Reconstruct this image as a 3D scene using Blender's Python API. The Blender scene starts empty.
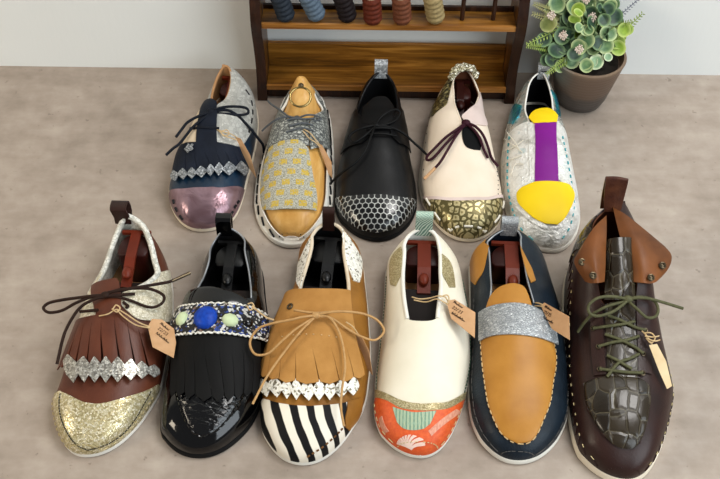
import math, random
import numpy as np

def hermite(tab, x):
    """monotone cubic through (x, y) pairs"""
    xs = np.array([a for a, b in tab], float); ys = np.array([b for a, b in tab], float)
    x = np.clip(np.asarray(x, float), xs[0], xs[-1])
    n = len(xs); h = np.diff(xs); dl = np.diff(ys)/h
    m = np.zeros(n); m[0] = dl[0]; m[-1] = dl[-1]
    for i in range(1, n-1):
        if dl[i-1]*dl[i] > 0:
            a, b = 2*h[i]+h[i-1], h[i]+2*h[i-1]
            m[i] = (a+b)/(a/dl[i-1]+b/dl[i])
    k = np.clip(np.searchsorted(xs, x, side='right')-1, 0, n-2)
    t = (x-xs[k])/h[k]
    return ((2*t**3-3*t**2+1)*ys[k] + (t**3-2*t**2+t)*h[k]*m[k] + (-2*t**3+3*t**2)*ys[k+1] + (t**3-t**2)*h[k]*m[k+1])

class Last:
    """the foot form a shoe is built on: u runs heel to toe, t from the left feather edge over the top to the right one"""
    def __init__(s, L, org, ax, wl, wr, H, ex, z0, ua=.74, kt=2.3):
        s.L, s.org, s.wl, s.wr, s.H, s.ex, s.z0, s.ua, s.kt = L, org, wl, wr, H, ex, z0, ua, kt
        s.ay = np.array([ax[0], ax[1], 0.]); s.axx = np.array([-ax[1], ax[0], 0.])
        if s.axx[0] < 0: s.axx = -s.axx
    def width(s, u):
        psi = np.arccos(np.clip(1-2*np.asarray(u, float), -1, 1))
        return hermite(s.wl, psi), hermite(s.wr, psi)
    def height(s, u):
        q = np.clip((u-s.ua)/(1-s.ua), 0, 1)
        return hermite(s.H, u)*np.maximum(1-q**s.kt, 0)**(1/s.kt)
    def loc(s, u, t, d=0.):
        u = np.clip(np.asarray(u, float), 0, 1); t = np.clip(np.asarray(t, float), -1, 1)
        u, t, d = np.broadcast_arrays(u, t, np.asarray(d, float))
        p = s._p(u, t)
        if np.any(d != 0): p = p + s.nrm(u, t)*d[..., None]
        return p
    def _p(s, u, t):
        wl, wr = s.width(u); Hh = s.height(u); e = hermite(s.ex, u)
        ph = np.abs(t)*np.pi/2; c = (wr-wl)/2*np.clip(1-u, 0, 1)
        sn = np.sin(ph)**e; cs = np.maximum(np.cos(ph), 0)**e
        x = np.where(t < 0, c-(wl+c)*sn, c+(wr-c)*sn)
        return np.stack([x, u*s.L, s.z0+Hh*cs], -1)
    def nrm(s, u, t):
        h = 2e-3
        u = np.clip(u, .004, .996); t = np.clip(t, -.985, .985)
        a = s._p(u+h, t)-s._p(u-h, t); b = s._p(u, t+h)-s._p(u, t-h)
        n = np.cross(b, a); n /= np.linalg.norm(n, axis=-1, keepdims=True)+1e-12
        return n
    def world(s, p):
        p = np.asarray(p, float)
        return p[..., :1]*s.axx + p[..., 1:2]*s.ay + p[..., 2:3]*np.array([0, 0, 1.])
    def pt(s, u, t, d=0.):
        return s.world(s.loc(u, t, d))
SHOES = {
'ivory': {"L":0.2525,"org":[0.0701,0.7334,0.0],"ax":[-0.034,-0.99942],"wl":[[0.0,0.0],[0.1269,0.01497],[0.2539,0.02289],[0.3808,0.02919],[0.5077,0.03448],[0.6347,0.039],[1.0578,0.03959],[1.6078,0.04303],[1.9528,0.04584],[2.1784,0.04601],[2.5213,0.03903],[2.6144,0.03398],[2.7074,0.02861],[2.8005,0.02297],[2.8935,0.01707],[2.9865,0.01093],[3.0672,0.00542],[3.1416,0.0]],"wr":[[0.0,0.0],[0.1276,0.01585],[0.2552,0.02424],[0.3829,0.0309],[0.5105,0.0365],[0.6381,0.04127],[1.0431,0.04707],[1.4162,0.05134],[1.6409,0.0516],[2.0605,0.04409],[2.4475,0.03128],[2.5516,0.02736],[2.6557,0.02313],[2.7598,0.01862],[2.864,0.01387],[2.9681,0.0089],[3.0583,0.00441],[3.1416,0.0]],"H":[[0,0.05],[0.1,0.048],[0.22,0.046],[0.35,0.052],[0.5,0.05],[0.65,0.041],[0.8,0.032],[1,0.027]],"ex":[[0,0.78],[0.3,0.78],[0.5,0.95],[0.7,0.92],[0.85,0.75],[1,0.7]],"z0":0.007,"f":{"cl":[[0.0,0.0],[0.0298,-0.3386],[0.1144,-0.3118],[0.248,-0.3366],[0.3953,-0.3131],[0.4906,-0.265]],"cr":[[0.0,0.0],[0.0227,0.2038],[0.1023,0.2034],[0.2528,0.1663],[0.4003,0.149],[0.4878,0.1469]],"th":[[0.4906,-0.265],[0.503,-0.1724],[0.508,-0.0462],[0.5037,0.062],[0.4878,0.1469]],"hpl_a":[[0.0922,-0.3791],[0.1229,-0.6606],[0.1951,-0.6804],[0.2688,-0.6237]],"hpl_b":[[0.1233,-0.3327],[0.1663,-0.322],[0.2345,-0.3495],[0.3048,-0.474]],"hpr_a":[[0.135,0.216],[0.1662,0.3715],[0.2262,0.42],[0.3096,0.3955]],"hpr_b":[[0.1575,0.1926],[0.1892,0.1878],[0.2391,0.1826],[0.325,0.2781]],"cap":[[0.7758,-0.8754],[0.8253,-0.4752],[0.8605,-0.2496],[0.8704,-0.0484],[0.8666,0.1417],[0.8394,0.5037],[0.739,1.0]],"band":[[0.732,-0.9159],[0.7956,-0.4796],[0.8293,-0.2458],[0.8436,-0.049],[0.8398,0.1304],[0.8151,0.4617],[0.7067,1.0]],"teal_a":[[0.8537,-0.3724],[0.8662,-0.2516],[0.8781,-0.074],[0.8748,0.0309],[0.8673,0.2029]],"teal_b":[[0.9135,-0.337],[0.9329,-0.2699],[0.9403,-0.1447],[0.9379,-0.007],[0.917,0.1247]],"para":[[0.9919,-0.4319],[0.9698,-0.7894],[0.9611,-0.4546],[0.9547,-0.1699],[0.962,-0.0192],[0.9874,0.1408]],"bl1":[[0.8771,-0.8038],[0.9289,-0.8635]],"bl2":[[0.8756,-0.6584],[0.9329,-0.6601]],"br1":[[0.9414,0.106],[0.8324,0.676]],"br2":[[0.9561,0.2187],[0.8155,0.9675]],"st_l":[[0.321,-0.5756],[0.4875,-0.6907],[0.6181,-0.7497],[0.7635,-0.7499]],"st_r":[[0.3386,0.3687],[0.4528,0.5304],[0.5768,0.625],[0.7165,0.7422]]},"k":{}},
'loafer': {"L":0.2593,"org":[0.164,0.735,0.0],"ax":[-0.03876,-0.99925],"wl":[[0.0,0.0],[0.1051,0.01466],[0.2101,0.02245],[0.3152,0.0287],[0.4203,0.03403],[0.5254,0.03868],[1.0195,0.03917],[1.3174,0.03947],[1.6904,0.04167],[1.9968,0.04358],[2.2185,0.04214],[2.5455,0.033],[2.6349,0.02869],[2.7243,0.02413],[2.8137,0.01935],[2.9031,0.01437],[2.9926,0.0092],[3.0701,0.00456],[3.1416,0.0]],"wr":[[0.0,0.0],[0.0906,0.01522],[0.1812,0.02333],[0.2717,0.02988],[0.3623,0.0355],[0.4529,0.04045],[0.8375,0.04835],[1.2755,0.05542],[1.7995,0.0582],[2.1691,0.05441],[2.4923,0.04197],[2.5897,0.0366],[2.6871,0.03086],[2.7845,0.0248],[2.8819,0.01845],[2.9793,0.01182],[3.0637,0.00586],[3.1416,0.0]],"H":[[0,0.05],[0.1,0.048],[0.22,0.046],[0.35,0.052],[0.5,0.05],[0.65,0.041],[0.8,0.032],[1,0.027]],"ex":[[0,0.78],[0.3,0.78],[0.5,0.95],[0.7,0.92],[0.85,0.75],[1,0.7]],"z0":0.007,"f":{"cl":[[0.0,0.0],[0.0416,-0.3544],[0.122,-0.3518],[0.2119,-0.3527],[0.3176,-0.3639],[0.3887,-0.4287]],"cr":[[0.0,0.0],[0.0146,0.1359],[0.1052,0.0932],[0.1934,0.102],[0.3127,0.1013],[0.4031,0.1641]],"th":[[0.3887,-0.4287],[0.4142,-0.3149],[0.4296,-0.1123],[0.4236,0.0469],[0.4031,0.1641]],"tongue":[[0.407,-0.4614],[0.3694,-0.3839],[0.3419,-0.2691],[0.3257,-0.1424],[0.3185,-0.0415],[0.3233,0.004],[0.344,0.0529],[0.4047,0.1138]],"tongue_b":[[0.459,-0.5017],[0.4582,-0.3925],[0.4546,-0.2786],[0.4512,-0.174],[0.4537,-0.0776],[0.4579,0.0065],[0.4693,0.0844],[0.4912,0.1837]],"apl":[[0.417,-0.5372],[0.5408,-0.5751],[0.7494,-0.4578],[0.8576,-0.372],[0.9344,-0.2595],[0.9636,-0.0]],"apr":[[0.4344,0.1951],[0.5854,0.4496],[0.7415,0.395],[0.8699,0.2939],[0.9465,0.2252],[0.9636,-0.0]],"s_t":[[0.4196,-0.5822],[0.4192,-0.438],[0.4214,-0.2089],[0.4229,-0.0149],[0.43,0.1172],[0.4469,0.2667],[0.4727,0.4392]],"s_b":[[0.5525,-0.5731],[0.5522,-0.4219],[0.5583,-0.1619],[0.5624,0.0929],[0.5645,0.2408],[0.5668,0.3543],[0.5659,0.4729]],"hpl_a":[[0.0353,-0.5167],[0.0616,-0.65],[0.0675,-0.9417],[0.1799,-0.9092]],"hpl_b":[[0.0882,-0.3433],[0.1354,-0.396],[0.2069,-0.5009],[0.2418,-0.7268]],"hpr_a":[[0.0975,0.0781],[0.1659,0.1435],[0.2144,0.1919],[0.2789,0.2047]],"hpr_b":[[0.1384,0.0794],[0.1888,0.091],[0.2418,0.1067],[0.298,0.1315]]},"k":{}},
'boot': {"L":0.2793,"org":[0.2824,0.734,0.0],"ax":[-0.09775,-0.99521],"wl":[[0.0,0.0],[0.149,0.01914],[0.2981,0.02921],[0.4471,0.03713],[0.5962,0.04366],[0.7452,0.04908],[1.126,0.05235],[1.4753,0.05351],[1.7571,0.05346],[2.1136,0.04965],[2.541,0.0412],[2.6311,0.03583],[2.7212,0.03014],[2.8113,0.02418],[2.9014,0.01796],[2.9914,0.0115],[3.0695,0.0057],[3.1416,0.0]],"wr":[[0.0,0.0],[0.1554,0.00929],[0.3109,0.01417],[0.4663,0.01799],[0.6218,0.02112],[0.7772,0.0237],[1.0617,0.02909],[1.3062,0.03524],[1.5156,0.04337],[1.7072,0.05029],[1.8825,0.05315],[2.0502,0.04915],[2.3538,0.03826],[2.472,0.03368],[2.5901,0.02862],[2.7083,0.02314],[2.8265,0.01729],[2.9446,0.01112],[3.0471,0.00552],[3.1416,0.0]],"H":[[0,0.092],[0.1,0.092],[0.2,0.092],[0.3,0.088],[0.4,0.074],[0.5,0.06],[0.65,0.047],[0.8,0.038],[1,0.032]],"ex":[[0,0.7],[0.2,0.45],[0.4,0.6],[0.6,0.85],[0.75,0.8],[1,0.65]],"z0":0.01,"f":{"cl":[[0.0,0.0],[0.0716,-0.2944],[0.1413,-0.2698],[0.2039,-0.2542],[0.2981,-0.2492],[0.3765,-0.2118],[0.4252,-0.1895]],"cr":[[0.0,0.0],[0.0598,0.0299],[0.1226,0.1563],[0.2389,0.1328],[0.3373,0.105],[0.3854,0.0933],[0.4186,0.0736]],"th":[[0.4252,-0.1895],[0.4449,-0.1393],[0.4498,-0.0306],[0.44,0.025],[0.4186,0.0736]],"plug_a":[[0.7039,-0.5334],[0.6993,-0.4322],[0.6953,-0.3162],[0.6921,-0.2093],[0.6917,-0.0813],[0.69,0.0131],[0.6909,0.1074],[0.7098,0.2193]],"plug_b":[[0.78,-0.5223],[0.8313,-0.4411],[0.8804,-0.3258],[0.9229,-0.1539],[0.9342,-0.0006],[0.9159,0.1136],[0.8641,0.2068],[0.7652,0.2452]],"ton_a":[[0.4415,-0.1607],[0.5237,-0.1842],[0.6122,-0.1982],[0.7031,-0.2023]],"ton_b":[[0.4193,0.0583],[0.4902,0.0728],[0.5879,0.0854],[0.6961,0.0758]],"fl_l":[[0.4189,-0.1865],[0.4892,-0.2039],[0.5755,-0.2284],[0.6849,-0.2093]],"fl_r":[[0.4054,0.0798],[0.4666,0.0815],[0.5697,0.0928],[0.667,0.0815]],"ql_a":[[0.0716,-0.2944],[0.1413,-0.2698],[0.2025,-0.2749],[0.2661,-0.3122]],"ql_b":[[0.0806,-0.4489],[0.1174,-0.6417],[0.1262,-0.8333],[0.132,-0.95]],"eyl":[[0.515,-0.334],[0.5824,-0.2918],[0.665,-0.2875]],"eyr":[[0.5151,0.1832],[0.6007,0.1454],[0.672,0.124]],"st_l":[[0.3392,-0.8829],[0.5402,-0.7917],[0.7095,-0.784],[0.8797,-0.6704],[0.9629,-0.7255],[0.9901,-0.5792]],"st_r":[[0.5045,0.2788],[0.6543,0.4007],[0.773,0.4578],[0.8891,0.4575],[0.9648,0.2936],[0.9925,-0.0141]]},"k":{"bow_l":[[-0.01405,-0.12056,0.087],[-0.03121,-0.12233,0.093],[-0.04574,-0.12522,0.094],[-0.05475,-0.13103,0.09],[-0.0542,-0.13714,0.085],[-0.04571,-0.13921,0.083],[-0.02949,-0.13427,0.085],[-0.01517,-0.12309,0.087]],"bow_r":[[-0.01375,-0.12055,0.087],[-0.00235,-0.12016,0.09],[0.01183,-0.11985,0.085],[0.01611,-0.12754,0.082],[0.01301,-0.13603,0.08],[0.00298,-0.13952,0.082],[-0.00653,-0.13217,0.086],[-0.01349,-0.12153,0.085]],"end_r":[[-0.01399,-0.1207,0.088],[0.00243,-0.12134,0.09],[0.02039,-0.12223,0.085],[0.04184,-0.12623,0.08]],"end_l":[[-0.01483,-0.12232,0.086],[-0.03451,-0.12814,0.085],[-0.04886,-0.13306,0.078],[-0.05605,-0.13549,0.066],[-0.06128,-0.13948,0.056]],"x1":[[-0.04769,-0.14115,0.06506],[-0.03376,-0.14218,0.07038],[-0.01942,-0.14112,0.0727],[-0.00699,-0.1384,0.07406]],"x2":[[-0.03329,-0.13216,0.07484],[-0.02114,-0.13737,0.07409],[-0.00745,-0.144,0.07185],[0.00327,-0.14604,0.06973]],"x3":[[-0.04429,-0.16006,0.06066],[-0.03118,-0.15838,0.06538],[-0.01683,-0.15661,0.06742],[-0.00399,-0.15247,0.06854]],"x4":[[-0.03739,-0.14929,0.06671],[-0.02481,-0.15542,0.06727],[-0.01133,-0.16248,0.06569],[-0.00154,-0.16932,0.0629]],"x5":[[-0.03955,-0.19217,0.05534],[-0.02723,-0.17914,0.06043],[-0.0168,-0.17539,0.06201],[-0.00593,-0.17016,0.06319]],"x6":[[-0.03736,-0.17056,0.06062],[-0.02891,-0.17602,0.061],[-0.02145,-0.18134,0.06032],[-0.01493,-0.18537,0.05948]],"x7":[[-0.04549,-0.18291,0.05526],[-0.03205,-0.18688,0.05797],[-0.01831,-0.18886,0.05855],[-0.00458,-0.18899,0.05811]]}},
'brown': {"L":0.2535,"org":[-0.2584,0.7308,-0.0],"ax":[-0.0283,-0.9996],"wl":[[0.0,0.0],[0.131,0.00618],[0.262,0.00945],[0.3931,0.01204],[0.5241,0.01421],[0.6551,0.01606],[0.9949,0.02191],[1.2505,0.02999],[1.4969,0.03405],[1.7396,0.03664],[2.0037,0.03857],[2.1879,0.03991],[2.3908,0.03379],[2.5035,0.02967],[2.6161,0.02516],[2.7287,0.0203],[2.8413,0.01515],[2.9539,0.00973],[3.0515,0.00483],[3.1416,0.0]],"wr":[[0.0,0.0],[0.1383,0.01835],[0.2767,0.02804],[0.415,0.0357],[0.5534,0.04207],[0.6917,0.04744],[1.0649,0.05555],[1.4426,0.06182],[1.8948,0.06174],[2.2882,0.04993],[2.4162,0.04419],[2.5442,0.03771],[2.6723,0.03059],[2.8003,0.02292],[2.9283,0.01476],[3.0392,0.00734],[3.1416,0.0]],"H":[[0,0.066],[0.1,0.062],[0.22,0.053],[0.35,0.053],[0.5,0.05],[0.65,0.041],[0.8,0.032],[1,0.027]],"ex":[[0,0.78],[0.3,0.78],[0.5,0.95],[0.7,0.92],[0.85,0.75],[1,0.7]],"z0":0.007,"f":{"cl":[[0.0,0.0],[0.0206,-0.3667],[0.0822,-0.5167],[0.1555,-0.5833],[0.2317,-0.5583],[0.305,-0.5667],[0.3373,-0.6167]],"cr":[[0.0,0.0],[0.0177,0.2833],[0.089,0.3335],[0.1768,0.4335],[0.2294,0.5116],[0.2976,0.3753],[0.3513,0.2097]],"th":[[0.3373,-0.6167],[0.406,-0.2968],[0.4313,-0.0253],[0.4119,0.1276],[0.3513,0.2097]],"tongue_a":[[0.3213,-0.4736],[0.3226,-0.2996],[0.3216,-0.1425],[0.3179,-0.02],[0.3511,0.0181]],"tongue_b":[[0.4993,-0.1454],[0.5011,-0.0648],[0.5007,0.0133],[0.4989,0.0766],[0.495,0.153]],"qr_a":[[0.2294,0.5116],[0.2976,0.3753],[0.3513,0.2097],[0.3855,0.0607],[0.433,0.0903],[0.464,0.1994],[0.4843,0.3666],[0.4483,0.6568]],"qr_b":[[0.1294,0.9301],[0.1643,0.9355],[0.2099,0.908],[0.2308,0.9593],[0.2704,0.9543],[0.3179,0.9386],[0.3553,0.9309],[0.4021,0.8999]],"ql_a":[[0.2545,-0.4095],[0.3128,-0.373],[0.3755,-0.2476],[0.4279,-0.1808],[0.4752,-0.1707],[0.5122,-0.3119]],"ql_b":[[0.2669,-0.5417],[0.3255,-0.5917],[0.349,-0.6333],[0.3871,-0.6667],[0.4252,-0.6833],[0.4751,-0.6917]],"fr_a":[[0.4604,-0.6917],[0.491,-0.3422],[0.4938,-0.1682],[0.492,-0.0196],[0.4885,0.1028],[0.4926,0.2458],[0.5135,0.4274]],"fr_b":[[0.6715,-0.7583],[0.691,-0.3454],[0.6914,-0.088],[0.6852,0.0844],[0.6811,0.2556],[0.6733,0.4518],[0.6586,0.7131]],"zz_a":[[0.6326,-0.6146],[0.6695,-0.1874],[0.6712,0.001],[0.6672,0.137],[0.6646,0.3168],[0.6613,0.4866],[0.6546,0.7096]],"zz_b":[[0.7764,-0.2666],[0.7753,-0.0672],[0.7736,0.0515],[0.7687,0.1981],[0.7506,0.3732],[0.7224,0.5485],[0.6886,0.7527]],"cap":[[0.7833,-0.5345],[0.8153,-0.2529],[0.8458,0.0004],[0.8418,0.1638],[0.8085,0.4155],[0.7552,0.6889],[0.6944,0.8963]],"st":[[0.8011,-0.4555],[0.872,-0.4863],[0.9404,-0.3918],[0.982,-0.2026],[0.9947,0.2593],[0.977,0.7122],[0.9232,0.8465],[0.8235,0.8073],[0.7433,0.7839]]},"k":{"bow_l":[[-0.00136,-0.10468,0.066],[-0.01456,-0.10696,0.067],[-0.02675,-0.10832,0.066],[-0.04553,-0.10954,0.063],[-0.05913,-0.11133,0.06],[-0.06414,-0.1163,0.058],[-0.0577,-0.12118,0.057],[-0.04427,-0.11992,0.059],[-0.03051,-0.11315,0.063],[-0.01465,-0.10748,0.066],[-0.00141,-0.10726,0.066]],"end_l":[[-0.00243,-0.10728,0.066],[-0.01113,-0.11,0.066],[-0.02367,-0.11687,0.063],[-0.03183,-0.12719,0.058],[-0.03926,-0.14395,0.05],[-0.04261,-0.1723,0.04]],"bow_r":[[-0.00036,-0.10337,0.066],[0.01092,-0.09955,0.068],[0.02464,-0.09658,0.067],[0.04214,-0.09379,0.063],[0.05539,-0.09753,0.058],[0.05591,-0.10432,0.055],[0.0481,-0.1094,0.053],[0.03928,-0.11041,0.055],[0.02634,-0.10799,0.06],[0.01308,-0.10535,0.063],[0.0004,-0.10594,0.066]],"end_r":[[0.00095,-0.10218,0.067],[0.01797,-0.09878,0.068],[0.03255,-0.09448,0.067],[0.04971,-0.08787,0.064],[0.06317,-0.08207,0.062],[0.08015,-0.06944,0.06]],"stub":[[0.0004,-0.10594,0.066],[0.01314,-0.10366,0.065],[0.02743,-0.09979,0.062]],"x1":[[-0.02604,-0.12039,0.058],[-0.01706,-0.12161,0.061],[-0.00619,-0.12242,0.064]],"x2":[[0.01681,-0.11032,0.062],[0.02216,-0.11384,0.06],[0.02054,-0.11643,0.06]]}},
'patent': {"L":0.2519,"org":[-0.1492,0.7296,0.0],"ax":[-0.02825,-0.9996],"wl":[[0.0,0.0],[0.143,0.00918],[0.2859,0.01401],[0.4289,0.01783],[0.5718,0.02099],[0.7148,0.02364],[1.0253,0.02715],[1.2998,0.03552],[1.5549,0.04232],[1.8269,0.04206],[2.231,0.04068],[2.5328,0.03729],[2.6241,0.03244],[2.7155,0.0273],[2.8068,0.02191],[2.8981,0.01627],[2.9894,0.01042],[3.0685,0.00517],[3.1416,0.0]],"wr":[[0.0,0.0],[0.0988,0.01414],[0.1976,0.02167],[0.2964,0.02773],[0.3951,0.0329],[0.4939,0.03744],[1.0199,0.04761],[1.3645,0.05487],[1.6009,0.05779],[1.9222,0.0583],[2.2728,0.05141],[2.6573,0.03205],[2.7299,0.02771],[2.8026,0.0232],[2.8752,0.01854],[2.9479,0.01373],[3.0205,0.00877],[3.0835,0.00434],[3.1416,0.0]],"H":[[0,0.05],[0.1,0.048],[0.22,0.046],[0.35,0.052],[0.5,0.05],[0.65,0.041],[0.8,0.032],[1,0.027]],"ex":[[0,0.78],[0.3,0.78],[0.5,0.95],[0.7,0.92],[0.85,0.75],[1,0.7]],"z0":0.007,"f":{"cl":[[0.0,0.0],[0.0177,-0.3833],[0.0528,-0.5417],[0.1485,-0.3805],[0.2396,-0.3943],[0.3421,-0.3824]],"cr":[[0.0,0.0],[0.0177,0.3],[0.1092,0.2795],[0.2049,0.3764],[0.2885,0.4246],[0.3595,0.4482]],"th":[[0.3421,-0.3824],[0.3851,-0.1455],[0.3953,0.0464],[0.3885,0.2421],[0.3595,0.4482]],"tongue_a":[[0.3255,-0.625],[0.3441,-0.3097],[0.3508,-0.0645],[0.3595,0.0454],[0.3694,0.16],[0.391,0.3987]],"tongue_b":[[0.4154,-0.6052],[0.4376,-0.2683],[0.439,-0.0312],[0.4344,0.1195],[0.4278,0.2695],[0.417,0.5196]],"s_t":[[0.4311,-0.7167],[0.4018,-0.7],[0.4344,-0.3066],[0.439,-0.0349],[0.4344,0.1195],[0.4274,0.2973],[0.4163,0.5471],[0.4072,0.7327]],"s_b":[[0.5341,-0.7482],[0.5477,-0.5454],[0.5646,-0.2874],[0.5678,-0.11],[0.5636,0.1402],[0.56,0.2848],[0.5514,0.464],[0.5222,0.754]],"blue":[[0.508,-0.0635]],"m1":[[0.4935,-0.3868]],"m2":[[0.5102,0.1933]],"blk":[[0.4999,0.394]],"fr_a":[[0.5482,-0.6365],[0.5665,-0.3207],[0.5697,-0.116],[0.567,0.0515],[0.5644,0.1994],[0.5602,0.3508],[0.543,0.6403]],"fr_b":[[0.7929,-0.4315],[0.8052,-0.2065],[0.8141,-0.0376],[0.8199,0.0636],[0.8155,0.2079],[0.7976,0.3971],[0.7527,0.6994]],"ap":[[0.6981,-0.5134],[0.7937,-0.3246],[0.8912,-0.1484],[0.9553,0.0169],[0.9533,0.1804],[0.9256,0.3421],[0.8437,0.4517],[0.75,0.5621],[0.6474,0.6231]]},"k":{}},
'caramel': {"L":0.2681,"org":[-0.0348,0.7391,0.0],"ax":[-0.07718,-0.99702],"wl":[[0.0,0.0],[0.1065,0.01238],[0.2131,0.01896],[0.3196,0.02424],[0.4262,0.02873],[0.5327,0.03264],[0.8962,0.03082],[1.2339,0.03558],[1.524,0.04434],[1.8319,0.04786],[2.1364,0.04636],[2.4533,0.03993],[2.5566,0.03491],[2.6598,0.0295],[2.763,0.02374],[2.8663,0.01768],[2.9695,0.01134],[3.059,0.00563],[3.1416,0.0]],"wr":[[0.0,0.0],[0.0952,0.01415],[0.1904,0.02168],[0.2856,0.02775],[0.3807,0.03295],[0.4759,0.03752],[0.9091,0.04515],[1.2545,0.05182],[1.7279,0.05853],[1.9943,0.05773],[2.3665,0.04422],[2.4828,0.03889],[2.599,0.03303],[2.7153,0.02669],[2.8316,0.01993],[2.9478,0.01281],[3.0486,0.00636],[3.1416,0.0]],"H":[[0,0.05],[0.1,0.048],[0.22,0.046],[0.35,0.052],[0.5,0.05],[0.65,0.041],[0.8,0.032],[1,0.027]],"ex":[[0,0.78],[0.3,0.78],[0.5,0.95],[0.7,0.92],[0.85,0.75],[1,0.7]],"z0":0.007,"f":{"cl":[[0.0,0.0],[0.0147,-0.3167],[0.1111,-0.311],[0.2301,-0.4091],[0.3657,-0.3678]],"cr":[[0.0,0.0],[0.0118,0.2417],[0.1316,0.2076],[0.2536,0.2811],[0.3569,0.327]],"th":[[0.3657,-0.3678],[0.396,-0.1937],[0.4055,0.0126],[0.3884,0.206],[0.3569,0.327]],"ki_a":[[0.3285,-0.7583],[0.3489,-0.5178],[0.3696,-0.2477],[0.3738,-0.0497],[0.3673,0.0989],[0.3545,0.3051]],"ki_m":[[0.5337,-0.8417],[0.5987,-0.3886],[0.6121,-0.1339],[0.6087,0.0548],[0.5936,0.2428],[0.5543,0.4646]],"ki_b":[[0.6627,-0.9083],[0.7378,-0.38],[0.7504,-0.1084],[0.7476,0.1089],[0.7255,0.343],[0.6687,0.6545]],"zz_a":[[0.6972,-0.8743],[0.7351,-0.3485],[0.7428,-0.1142],[0.7411,0.0861],[0.7257,0.29],[0.6884,0.5615]],"zz_b":[[0.7972,-0.6129],[0.8151,-0.279],[0.8222,-0.0578],[0.8176,0.111],[0.8001,0.3398],[0.7512,0.6221]],"cap":[[0.7877,-0.7292],[0.8223,-0.3825],[0.8346,-0.1473],[0.8356,-0.0079],[0.8317,0.0844],[0.809,0.3838],[0.7684,0.6584]],"capr":[[0.7911,0.5122],[0.8192,0.5679],[0.8511,0.6247],[0.8732,0.7472]],"caprb":[[0.7482,0.7559],[0.7748,0.8914],[0.8097,0.9866],[0.8686,0.9188]],"hpl_a":[[0.0611,-0.2944],[0.1355,-0.5978],[0.1555,-0.875],[0.2897,-0.5427]],"hpl_b":[[0.0966,-0.3011],[0.1614,-0.3733],[0.2316,-0.3938],[0.3535,-0.3403]],"hpr_a":[[0.0259,0.2174],[0.0891,0.4875],[0.1261,0.7223],[0.2616,0.5392]],"hpr_b":[[0.063,0.1869],[0.1316,0.2076],[0.188,0.2451],[0.2763,0.3866]],"eye":[[0.4451,-0.3718]],"ki_h":[[0.5714,-0.4295],[0.5725,-0.1833],[0.5703,0.0511],[0.5688,0.2587]],"st":[[0.8632,0.7227],[0.9207,0.6282],[0.9648,0.5106],[0.994,0.312]]},"k":{"bow_l":[[-0.0084,-0.13852,0.07],[-0.02121,-0.14208,0.072],[-0.034,-0.146,0.072],[-0.05196,-0.14841,0.069],[-0.06614,-0.15104,0.063],[-0.0739,-0.16137,0.055],[-0.06839,-0.17231,0.05],[-0.05527,-0.17288,0.052],[-0.04255,-0.16368,0.059],[-0.02791,-0.1526,0.066],[-0.00939,-0.13966,0.069]],"bow_r":[[-0.00742,-0.13788,0.07],[0.00364,-0.13682,0.073],[0.01765,-0.13534,0.073],[0.03776,-0.13303,0.067],[0.05305,-0.13574,0.06],[0.06025,-0.14499,0.054],[0.05119,-0.15481,0.052],[0.03603,-0.15227,0.055],[0.02184,-0.14622,0.06],[0.00664,-0.13917,0.067],[-0.00637,-0.13911,0.07]],"end_l":[[-0.00939,-0.13966,0.069],[-0.0228,-0.15497,0.066],[-0.03559,-0.17033,0.059],[-0.0537,-0.1969,0.05],[-0.067,-0.22575,0.043]],"end_r":[[-0.00541,-0.13785,0.07],[0.0057,-0.14066,0.069],[0.01396,-0.15171,0.064],[0.01927,-0.16753,0.059],[0.0217,-0.19087,0.055],[0.01923,-0.21365,0.051],[0.01864,-0.23137,0.047],[0.02181,-0.24692,0.04]],"x1":[[-0.03112,-0.12936,0.0665],[-0.02283,-0.13225,0.068],[-0.0086,-0.13427,0.0685],[0.00537,-0.13092,0.066]]}},
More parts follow.
